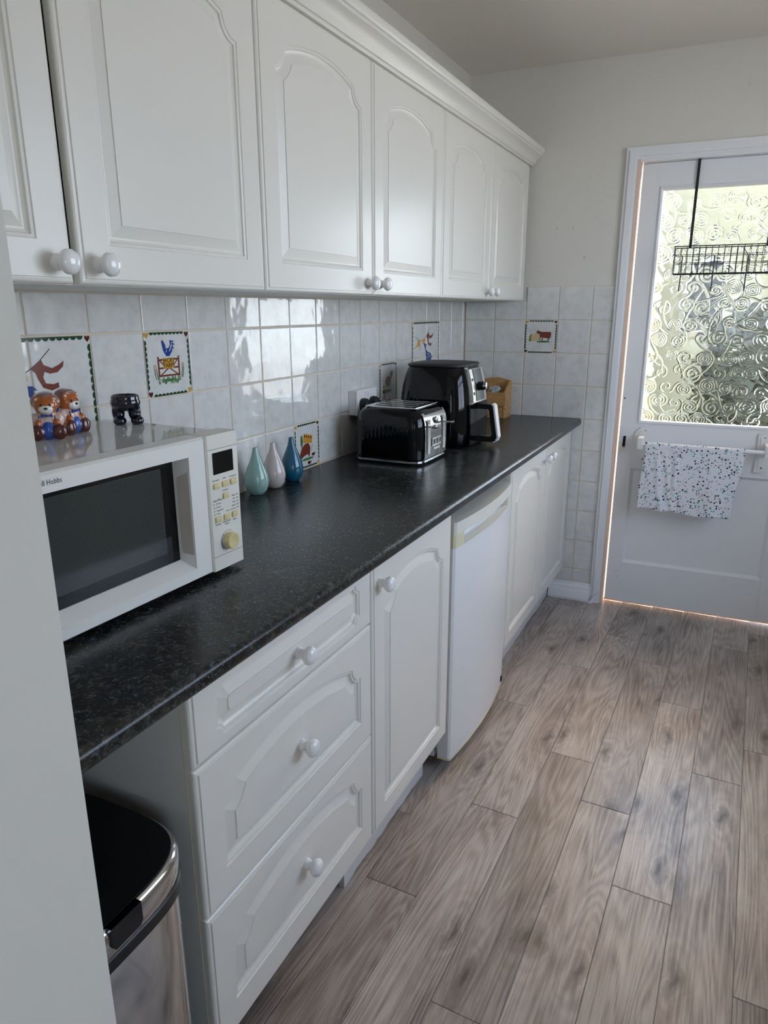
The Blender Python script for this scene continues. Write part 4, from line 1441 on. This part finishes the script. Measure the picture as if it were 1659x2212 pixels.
# ------------------------------------------------------------------ toaster
def rrect(x0, x1, y0, y1, r, z, n=8):
    pts = []
    for cx, cy, a0 in ((x1 - r, y1 - r, 0), (x0 + r, y1 - r, 90), (x0 + r, y0 + r, 180), (x1 - r, y0 + r, 270)):
        for i in range(n + 1):
            a = math.radians(a0 + 90 * i / n)
            pts.append((cx + r * math.cos(a), cy + r * math.sin(a), z))
    return pts
def subdiv_ring(pts, m):
    out = []
    for i in range(len(pts)):
        p, q = Vector(pts[i]), Vector(pts[(i + 1) % len(pts)])
        k = max(1, int((q - p).length / m))
        out += [tuple(p.lerp(q, j / k)) for j in range(k)]
    return out
TX0, TX1, TY0, TY1 = 0.080, 0.330, 1.132, 1.388
TZ = 1.098
t = thing('toaster', (TX0, TY0, 0.9102), 'black four-slot toaster with chrome top and ribbed chrome end', 'toaster')
base = subdiv_ring(rrect(TX0, TX1, TY0, TY1, 0.045, 0.0), 0.0035)
def body_ring(inset, z, rib):
    cx, cy = (TX0 + TX1) / 2, (TY0 + TY1) / 2
    r = []
    L = 0.0
    for i, p in enumerate(base):
        if i: L += math.hypot(p[0] - base[i - 1][0], p[1] - base[i - 1][1])
        d = Vector((p[0] - cx, p[1] - cy))
        sx = 1 - inset / ((TX1 - TX0) / 2)
        sy = 1 - inset / ((TY1 - TY0) / 2)
        o = rib * 0.0006 * math.sin(L * 2 * math.pi / 0.0145)
        n = d.normalized()
        r.append((cx + d.x * sx + n.x * o, cy + d.y * sy + n.y * o, z))
    return r
MB().rings([body_ring(i, z, rb) for i, z, rb in ((0.004, 0.9275, 1), (0.0, 0.931, 1), (0.0, 1.015, 1), (0.0, 1.030, 0), (0.001, 1.048, 0), (0.004, 1.064, 0), (0.010, 1.078, 0), (0.019, 1.088, 0), (0.031, 1.0935, 0))]).build('body', 'black_gloss', t, smooth=True, angle=50)
MB().rings([[(p[0], p[1], z) for p in body_ring(i, z, 0)] for i, z in ((0.001, 0.9185), (-0.001, 0.920), (-0.001, 0.9265), (0.001, 0.9274))]).build('base_band', 'chrome', t, smooth=True)
for xx in (TX0 + 0.05, TX1 - 0.05):
    for yy in (TY0 + 0.05, TY1 - 0.05):
        MB().lathe([(0.012, 0.9102), (0.012, 0.9186)], (xx, yy, 0), 'z', 12).build('foot', 'rubber', t)
# chrome top plate with four long slots
xa, xb_, ya, yb_ = TX0 + 0.034, TX1 - 0.032, TY0 + 0.032, TY1 - 0.032
sw = 0.021
nb = 4
gap = ((yb_ - ya) - nb * sw) / (nb + 1)
tp = MB()
tp.box(xa, xa + 0.022, ya, yb_, 1.0936, TZ, 0.0012).box(xb_ - 0.022, xb_, ya, yb_, 1.0936, TZ, 0.0012)
for i in range(nb + 1):
    y = ya + i * (gap + sw)
    tp.box(xa + 0.022, xb_ - 0.022, y, y + gap, 1.0936, TZ, 0.0012)
tp.build('top_plate', 'chrome', t)
for i in range(nb):
    y = ya + gap + i * (gap + sw)
    MB().box(xa + 0.022, xb_ - 0.022, y, y + sw, 1.0936, 1.0942).build('slot', 'dark_void', t)
    MB().tube([(xa + 0.024, y + sw * .5, 1.0955), (xb_ - 0.024, y + sw * .5, 1.0955)], 0.0009, 6).build('slot_wire', 'steel_dark', t)
# chrome end panel facing the room
def end_ring(y, rib):
    prof = [(0.9315, 0.0), (0.960, 0.0), (1.012, 0.0), (1.030, 0.0), (1.048, -0.001), (1.062, -0.0035), (1.074, -0.009), (1.083, -0.0165)]
    return prof
pm = MB()
ny = 97
prof = [(0.9315, 1), (0.945, 1), (0.98, 1), (1.012, 1), (1.020, 0), (1.048, 0), (1.062, 0), (1.073, 0), (1.081, 0)]
xin = {0.9315: 0, 0.945: 0, 0.98: 0, 1.012: 0, 1.020: 0, 1.048: -0.001, 1.062: -0.0042, 1.073: -0.0095, 1.081: -0.0165}
rs = []
for i in range(ny):
    y = TY0 + 0.034 + (TY1 - TY0 - 0.068) * i / (ny - 1)
    rs.append([(TX1 + 0.0022 + xin[z] + (0.0012 * math.sin(i * 2 * math.pi / 6) if rb else 0.0), y, z) for z, rb in prof])
pm.rings(rs, False, False, False)
ep = pm.build('end_panel', 'steel_polished', t, smooth=True, angle=60)
for yy in (TY0 + 0.062, TY1 - 0.062):
    MB().box(TX1 + 0.003, TX1 + 0.006, yy - 0.011, yy + 0.011, 0.945, 1.060, 0.001).build('lever_track', 'steel_brushed', ep)
    lv = MB().lathe([(0.0155, 1.0335), (0.0165, 1.0350), (0.0165, 1.0385), (0.0150, 1.0400)], (TX1 + 0.024, yy + 0.004, 0), 'z', 20)
    lv.box(TX1 + 0.005, TX1 + 0.018, yy - 0.004, yy + 0.004, 1.0345, 1.0390)
    lv.build('lever', 'chrome', ep, smooth=True, angle=40)
MB().lathe([(0.011, 0.0), (0.011, 0.005), (0.009, 0.0065)], (TX1 + 0.001, (TY0 + TY1) / 2 - 0.004, 1.052), 'x', 20).build('browning_dial', 'chrome', ep, smooth=True)
bd = MB()
by0, bz0 = TY0 + 0.092, 0.948
bd.box(TX1 + 0.003, TX1 + 0.0055, by0, by0 + 0.078, bz0 + 0.018, bz0 + 0.021).box(TX1 + 0.003, TX1 + 0.0055, by0, by0 + 0.078, bz0 + 0.041, bz0 + 0.044)
for i in range(4):
    y = by0 + i * 0.025
    bd.box(TX1 + 0.003, TX1 + 0.0055, y, y + 0.003, bz0 + 0.021, bz0 + 0.041)
bd.box(TX1 + 0.003, TX1 + 0.007, by0 + 0.012, by0 + 0.062, bz0 + 0.006, bz0 + 0.011)
bd.build('badge', 'chrome', ep)

# ------------------------------------------------------------------ air fryer
AX0, AX1, AY0, AY1 = 0.070, 0.362, 1.462, 1.770
acx, acy = (AX0 + AX1) / 2, (AY0 + AY1) / 2
ahx, ahy = (AX1 - AX0) / 2, (AY1 - AY0) / 2
t = thing('air_fryer', (acx, acy, 0.9102), 'tall black air fryer with looped drawer handle behind the toaster', 'air fryer')
def aring(i, z, e=3.6):
    return squircle(acx, acy, ahx - i, ahy - i, z, e, 64)
MB().rings([aring(i, z) for i, z in ((0.014, 0.9150), (0.006, 0.9165), (0.002, 0.925), (0.0, 0.96), (0.0, 1.02), (0.003, 1.08), (0.009, 1.13), (0.018, 1.17), (0.026, 1.195), (0.030, 1.2030))]).build('body', 'black_gloss', t, smooth=True, angle=50)
MB().rings([aring(i, z) for i, z in ((0.028, 1.2034), (0.025, 1.2060), (0.025, 1.2100), (0.030, 1.2135), (0.060, 1.2165), (0.110, 1.2180))]).build('lid', 'lid_grey', t, smooth=True, angle=50)
for sx in (-1, 1):
    for sy in (-1, 1):
        MB().lathe([(0.012, 0.9102), (0.012, 0.9155)], (acx + sx * 0.09, acy + sy * 0.09, 0), 'z', 12).build('foot', 'rubber', t)
# sloping silver control strip on the front
def front_x(z):
    tab = [(0.9, 0.0), (0.96, 0.0), (1.02, 0.0), (1.08, 0.003), (1.13, 0.009), (1.17, 0.018), (1.20, 0.027)]
    for (z0, a), (z1, b_) in zip(tab, tab[1:]):
        if z0 <= z <= z1:
            return AX1 - (a + (b_ - a) * (z - z0) / (z1 - z0))
    return AX1
def strip(y0, y1, z0, z1, off0, off1, name, m, parent):
    zs = [z0 + (z1 - z0) * i / 8 for i in range(9)]
    rs = []
    for z in zs:
        x = front_x(z)
        rs.append([(x - 0.004, y0, z), (x + off0, y0 + 0.002, z), (x + off1, (y0 + y1) / 2, z), (x + off0, y1 - 0.002, z), (x - 0.004, y1, z)])
    return MB().rings(rs).build(name, m, parent, smooth=True, angle=35)
cs = strip(acy - 0.075, acy + 0.075, 1.075, 1.196, 0.006, 0.009, 'control_strip', 'steel_brushed', t)
strip(acy - 0.045, acy + 0.045, 1.080, 1.194, 0.0095, 0.0105, 'control_face', 'steel_dark', t)
MB().lathe([(0.0165, 0.0), (0.0165, 0.016), (0.0135, 0.018)], (front_x(1.132) + 0.009, acy, 1.132), 'x', 24).build('dial', 'black_satin', cs, smooth=True, angle=40)
MB().lathe([(0.0138, 0.0), (0.0140, 0.008), (0.0120, 0.0095)], (front_x(1.132) + 0.027, acy, 1.132), 'x', 24).build('dial_cap', 'chrome', cs, smooth=True, angle=40)
for z in (1.108, 1.158):
    MB().lathe([(0.006, 0.0), (0.006, 0.001)], (front_x(z) + 0.0072, acy - 0.060, z), 'x', 16).build('touch_mark', 'steel_dark', cs)
# drawer with looped handle
dr = strip(acy - 0.100, acy + 0.100, 0.922, 1.070, 0.0015, 0.003, 'drawer', 'black_gloss', t)
hp = [(AX1 - 0.004, 1.068), (0.413, 1.066), (0.421, 1.060), (0.440, 0.945), (0.434, 0.930), (0.424, 0.9255), (AX1 - 0.004, 0.9255)]
hi = [(AX1 - 0.004, 1.048), (0.402, 1.048), (0.406, 1.044), (0.421, 0.955), (0.417, 0.948), (0.410, 0.9455), (AX1 - 0.004, 0.9455)]
hw = 0.017
m = MB()
n = len(hp)
vs = [(x, acy - hw, z) for x, z in hp] + [(x, acy - hw, z) for x, z in hi] + [(x, acy + hw, z) for x, z in hp] + [(x, acy + hw, z) for x, z in hi]
fs = []
for i in range(n - 1):
    fs += [(i, i + 1, n + i + 1, n + i), (2 * n + i, 3 * n + i, 3 * n + i + 1, 2 * n + i + 1), (i, 2 * n + i, 2 * n + i + 1, i + 1), (n + i, n + i + 1, 3 * n + i + 1, 3 * n + i)]
fs += [(0, n, 3 * n, 2 * n), (n - 1, 3 * n - 1, 4 * n - 1, 2 * n - 1)]
m.add(vs, fs)
hd = m.build('handle', 'black_satin', dr)
out = hp[1:6]
m = MB()
off = [(x + 0.006, z + (0.003 if i < 2 else -0.002 if i > 3 else 0)) for i, (x, z) in enumerate(out)]
n = len(out)
vs = [(x, acy - hw, z) for x, z in out] + [(x, acy - hw, z) for x, z in off] + [(x, acy + hw, z) for x, z in out] + [(x, acy + hw, z) for x, z in off]
fs = []
for i in range(n - 1):
    fs += [(i, i + 1, n + i + 1, n + i), (2 * n + i, 3 * n + i, 3 * n + i + 1, 2 * n + i + 1), (n + i, n + i + 1, 3 * n + i + 1, 3 * n + i)]
fs += [(0, n, 3 * n, 2 * n), (n - 1, 3 * n - 1, 4 * n - 1, 2 * n - 1)]
m.add(vs, fs)
m.build('handle_facing', 'white_plastic', hd)

# ------------------------------------------------------------------ wooden letter rack with oddments
RX0, RX1, RY0, RY1 = 0.105, 0.258, 2.300, 2.405
t = thing('wooden_rack', (RX0, RY0, 0.9102), 'small light oak desk rack with a drawer in the worktop corner', 'rack')
z0 = 0.9102
side = [(RY0, z0), (RY1, z0), (RY1, z0 + 0.165), (RY1 - 0.022, z0 + 0.172), (RY0, z0 + 0.118)]
for x in (RX0, RX1 - 0.008):
    MB().prism(side, 'x', x, x + 0.008).build('side_panel', 'light_oak', t)
bk = [(RX0 + 0.008, z0), (RX1 - 0.008, z0)] + [(RX1 - 0.008 - (RX1 - RX0 - 0.016) * i / 12, z0 + 0.168 + 0.014 * math.sin(math.pi * i / 12)) for i in range(13)]
MB().prism(bk, 'y', RY1 - 0.008, RY1).build('back_panel', 'light_oak', t)
MB().box(RX0 + 0.008, RX1 - 0.008, RY0, RY0 + 0.007, z0 + 0.058, z0 + 0.120, 0.001).build('front_panel', 'light_oak', t)
MB().box(RX0 + 0.008, RX1 - 0.008, RY0 + 0.007, RY1 - 0.008, z0 + 0.0505, z0 + 0.0575).build('shelf', 'light_oak', t)
MB().box(RX0 + 0.008, RX1 - 0.008, RY0 + 0.002, RY1 - 0.008, z0, z0 + 0.004).build('bottom_panel', 'light_oak', t)
dr = MB().box(RX0 + 0.010, RX1 - 0.010, RY0 + 0.001, RY0 + 0.009, z0 + 0.005, z0 + 0.0495, 0.001).build('drawer', 'light_oak', t)
ball(MB(), ((RX0 + RX1) / 2, RY0 - 0.004, z0 + 0.027), 0.006).build('knob', 'light_oak', dr, smooth=True)
# crumpled foil packet sitting in the rack
rr = random.Random(4)
m = MB()
rs = []
for i in range(7):
    z = z0 + 0.0580 + 0.085 * i / 6
    k = 1 - 0.35 * (i / 6) ** 2
    rs.append([(0.190 + (0.036 * k + rr.uniform(-.006, .006)) * math.cos(a), 2.350 + (0.024 * k + rr.uniform(-.005, .005)) * math.sin(a), z + rr.uniform(-.004, .004) * (i > 0)) for a in [2 * math.pi * j / 12 for j in range(12)]])
o = m.rings(rs).build('foil_packet', 'foil', org=(0.190, 2.350, z0 + 0.058))
tag(o, 'crumpled silver packet poking out of the oak desk rack', 'packet')

# ------------------------------------------------------------------ twin socket with two plugs
t = thing('wall_socket', (0.0, 1.252, 1.045), 'white surface-mounted twin socket on the tiles behind the toaster', 'socket')
MB().box(0.0004, 0.028, 1.252, 1.402, 1.046, 1.132, 0.002).build('back_box', 'white_plastic', t)
fp = MB().box(0.0282, 0.036, 1.251, 1.403, 1.045, 1.133, 0.002).build('face_plate', 'white_plastic', t)
for y in (1.318, 1.336):
    MB().box(0.036, 0.0395, y - 0.006, y + 0.006, 1.108, 1.124, 0.0015).build('rocker_switch', 'white_plastic', fp)
for y, nm in ((1.290, 'nearer the vases'), (1.364, 'nearer the air fryer')):
    p = thing('mains_plug', (0.0363, y, 1.062), 'black mains plug in the twin socket, ' + nm, 'plug', group='black plugs in the twin socket')
    rs = []
    for x, k in ((0.0363, 0.90), (0.040, 1.0), (0.052, 0.95), (0.062, 0.75), (0.066, 0.45)):
        rs.append([(x, y + 0.0235 * k * math.copysign(abs(math.cos(a)) ** .7, math.cos(a)), 1.080 + 0.0245 * k * math.copysign(abs(math.sin(a)) ** .8, math.sin(a)) - 0.004 * (1 - k)) for a in [2 * math.pi * i / 24 for i in range(24)]])
    MB().rings(rs).build('body', 'black_matte', p, smooth=True, angle=50)
    tx_, ty_ = (0.06, 1.45) if y > 1.33 else (0.06, 1.20)
    MB().tube([(0.050, y, 1.058), (0.050, y + 0.002, 1.035), (0.045, y + 0.004, 0.985), (0.040, y + (0.02 if y > 1.33 else -0.01), 0.935), (0.043, y + (0.05 if y > 1.33 else -0.03), 0.9155), (0.05, y + (0.09 if y > 1.33 else -0.06), 0.9145)], 0.0032, 8).build('cord', 'black_matte', p, smooth=True)

# ------------------------------------------------------------------ towel rail, towel, over-door basket (on the back door)
def back_thing(name, label, cat):
    o = thing(name, (0, D, 0), label, cat, rz=BETA, world=False)
    return o
NR = -0.062           # local y of the rail
t = back_thing('towel_rail', 'white plastic towel rail screwed to the back door', 'towel rail')
for u, sg in ((0.864, 1), (1.378, -1)):
    pl = [(u + sg * 0.038, 0.884), (u - sg * 0.004, 0.887), (u - sg * 0.028, 0.858), (u - sg * 0.040, 0.815), (u - sg * 0.036, 0.775), (u - sg * 0.012, 0.728), (u + sg * 0.010, 0.716), (u + sg * 0.038, 0.716)]
    b = MB().prism(pl, 'y', NF - 0.0150, NF - 0.0012).build('bracket', 'white_plastic', t)
    il = [(u + (a - u) * 0.72, 0.80 + (c - 0.80) * 0.80) for a, c in pl]
    MB().prism(il, 'y', NF - 0.0200, NF - 0.0150).build('bracket_face', 'white_plastic', b)
    MB().box(u - 0.012, u + 0.012, NR - 0.014, NF - 0.0198, 0.796, 0.850, 0.005).build('bracket_arm', 'white_plastic', b)
    for c in (0.868, 0.738):
        MB().lathe([(0.004, 0.0), (0.003, -0.0015)], (u + sg * 0.012, NF - 0.0199 if abs(c - 0.80) < 0.066 else NF - 0.0150, c), 'y', 10).build('screw', 'steel_dark', b)
MB().tube([(0.866, NR, 0.818), (1.376, NR, 0.818)], 0.0085, 14).build('rail', 'white_plastic', t, smooth=True)

def towel():
    nu, nv = 70, 60
    u0, u1 = 0.886, 1.292
    rr = random.Random(9)
    back_len, front_len = 0.13, 0.292
    R = 0.0105
    vs = []
    for j in range(nv + 1):
        sv = -back_len + (back_len + front_len + math.pi * R) * j / nv
        for i in range(nu + 1):
            a = i / nu
            u = u0 + (u1 - u0) * a
            if sv < 0:
                y, z, hang = NR + R, 0.818 + sv, -sv
                y += 0.004 * hang / back_len
            elif sv < math.pi * R:
                th = sv / R
                y, z, hang = NR + R * math.cos(th), 0.818 + R * math.sin(th), 0
            else:
                hang = sv - math.pi * R
                y, z = NR - R, 0.818 - hang
            if sv > math.pi * R:
                f = hang / front_len
                g = math.exp(-((a - 0.42 + 0.10 * f) / 0.10) ** 2)
                y -= 0.006 * f + f * (0.010 * math.sin(a * 9 + 1.2) + 0.006 * math.sin(a * 21 - f * 3)) + 0.016 * f * g
                y = min(y, NR - R + 0.002)
                # diagonal creases from the left hanging point
                for ca, cs_ in ((0.10, 0.55), (0.20, 0.9), (0.32, 1.0)):
                    dd = a - (ca + (0.40 - ca) * f * cs_)
                    y -= 0.0095 * math.exp(-(dd / 0.020) ** 2) * min(1, f * 3)
                u += -0.014 * f * (1 - a) * 0.6 - 0.030 * f * a * 0.9 + 0.004 * math.sin(f * 7)
                z += (-0.012 * f * (a > 0.40)) + 0.004 * f * math.sin(a * 17)
            vs.append((u, y, z))
    fs = [(j * (nu + 1) + i, j * (nu + 1) + i + 1, (j + 1) * (nu + 1) + i + 1, (j + 1) * (nu + 1) + i) for j in range(nv) for i in range(nu)]
    o = MB().add(vs, fs).build('tea_towel', 'towel_terrazzo', smooth=True, angle=80, fix=False)
    back_root(o)
    md = o.modifiers.new('thickness', 'SOLIDIFY')
    md.thickness = 0.0022
    md.offset = 0.0
    tag(o, 'white tea towel with teal and black flecks hanging over the door rail', 'towel')
towel()

t = back_thing('door_basket', 'black wire basket hanging over the top of the back door', 'basket')
BU0, BU1 = 0.925, 1.400
nb_, nf_ = NF - 0.0125, -0.085
zt, zb = 1.655, 1.548
for u in (0.980, 1.272):
    MB().box(u - 0.0055, u + 0.0055, NF - 0.0110, NF - 0.0092, 1.655, LZ1 + 0.003).box(u - 0.0055, u + 0.0055, NF - 0.0110, NB + 0.004, LZ1 + 0.0012, LZ1 + 0.003).box(u - 0.0055, u + 0.0055, NB + 0.002, NB + 0.004, LZ1 - 0.03, LZ1 + 0.0012).build('strap', 'wire_black', t)
fr = MB()
def wire(*pts, r=0.0014):
    fr.tube(list(pts), r, 6)
for z, r in ((zt, 0.0022), (1.622, 0.0014), (1.590, 0.0014), (zb, 0.0020)):
    wire((BU0, nf_, z), (BU1, nf_, z), r=r); wire((BU0, nb_, z), (BU1, nb_, z), r=r)
    wire((BU0, nf_, z), (BU0, nb_, z), r=r); wire((BU1, nf_, z), (BU1, nb_, z), r=r)
fr.build('rim', 'wire_black', t, smooth=True)
fr = MB()
nw = 20
for i in range(nw + 1):
    u = BU0 + (BU1 - BU0) * i / nw
    wire((u, nf_, zt), (u, nf_, zb), (u, nb_, zb), (u, nb_, zt))
for k in range(1, 5):
    n_ = nf_ + (nb_ - nf_) * k / 5
    wire((BU0, n_, zt - 0.0), (BU0, n_, zb), (BU1, n_, zb), (BU1, n_, zt))
fr.build('wire_grid', 'wire_black', t, smooth=True)
for u in (0.958, 1.080, 1.202, 1.324):
    MB().tube([(u, nf_ - 0.003, 1.618), (u, nf_ - 0.003, 1.500), (u - 0.001, nf_ - 0.005, 1.486), (u - 0.001, nf_ - 0.016, 1.478), (u, nf_ - 0.027, 1.486), (u, nf_ - 0.029, 1.497)], 0.0026, 8).build('hook', 'wire_black', t, smooth=True)

# ------------------------------------------------------------------ outside the back door
gnd = struct('ground', MB().box(-7, 12, -6, 16, -0.30, -0.15), 'paving')
w = MB().box(-1.2, 0.42, D + 0.9, 7.0, -0.15, 2.7)
w.box(-1.2, 0.47, D + 0.9, 7.02, 2.7, 2.76)
tag(w.build('garden_wall', 'exterior_render', org=(-0.4, 5.0, -0.15)), 'cream rendered garden wall outside the back door', 'wall')
pier = MB().box(0.50, 0.655, 3.55, 3.95, -0.15, 2.30).prism([(0.485, 2.30), (0.67, 2.30), (0.5775, 2.40)], 'y', 3.52, 3.98)
tag(pier.build('gap_tint_pier', 'gap_warm_tint', org=(0.5775, 3.75, -0.15)), 'added terracotta pier that tints the door gap like warm sunlight', 'pier')  # made-up pier, put in so the door gap looks sunlit orange
hs = thing('sky_blocking_house', (0, 7.6, -0.15), 'added pale house wall blocking the sky seen through the back door', 'house')  # house put in to cut the bright sky behind the door glass
MB().box(-3.0, 1.72, 7.6, 7.9, -0.15, 3.3).build('wall', 'house_render', hs)
wf = MB().box(0.62, 1.02, 7.56, 7.61, 1.15, 1.95).build('window', 'white_plastic', hs)
MB().box(0.66, 0.98, 7.55, 7.562, 1.19, 1.91).build('pane', 'black_matte', wf)
MB().tube([(1.56, 7.55, -0.15), (1.56, 7.55, 3.28)], 0.05, 10).build('downpipe', 'black_matte', hs)
MB().box(-3.1, 1.82, 7.4, 8.0, 3.3, 3.42).build('eaves', 'white_plastic', hs)
sh = thing('garden_shrub', (1.28, 5.6, -0.15), 'dark leafy shrub on the patio outside the back door', 'shrub')
MB().tube([(1.28, 5.6, -0.15), (1.29, 5.61, 0.2), (1.26, 5.6, 0.6)], [0.04, 0.03, 0.02], 8).build('stem', 'bark', sh)
rr = random.Random(21)
m = MB()
for i in range(1100):
    a, b_ = rr.uniform(0, 6.28), rr.uniform(-1, 1)
    q = rr.uniform(0.4, 1.0) ** 0.5
    cx = 1.28 + 0.38 * q * math.cos(a) * math.sqrt(1 - b_ * b_)
    cy = 5.6 + 0.38 * q * math.sin(a) * math.sqrt(1 - b_ * b_)
    cz = 0.78 + 0.72 * q * b_
    d = Vector((rr.uniform(-1, 1), rr.uniform(-1, 1), rr.uniform(-1, 1))).normalized()
    e = d.orthogonal().normalized()
    c = Vector((cx, cy, cz))
    L, W_ = 0.075, 0.028
    m.add([c - d * L, c + e * W_, c + d * L, c - e * W_], [(0, 1, 2, 3)])
lf = m.build('foliage', 'hedge_leaf', sh, fix=False)
lf['kind'] = 'stuff'
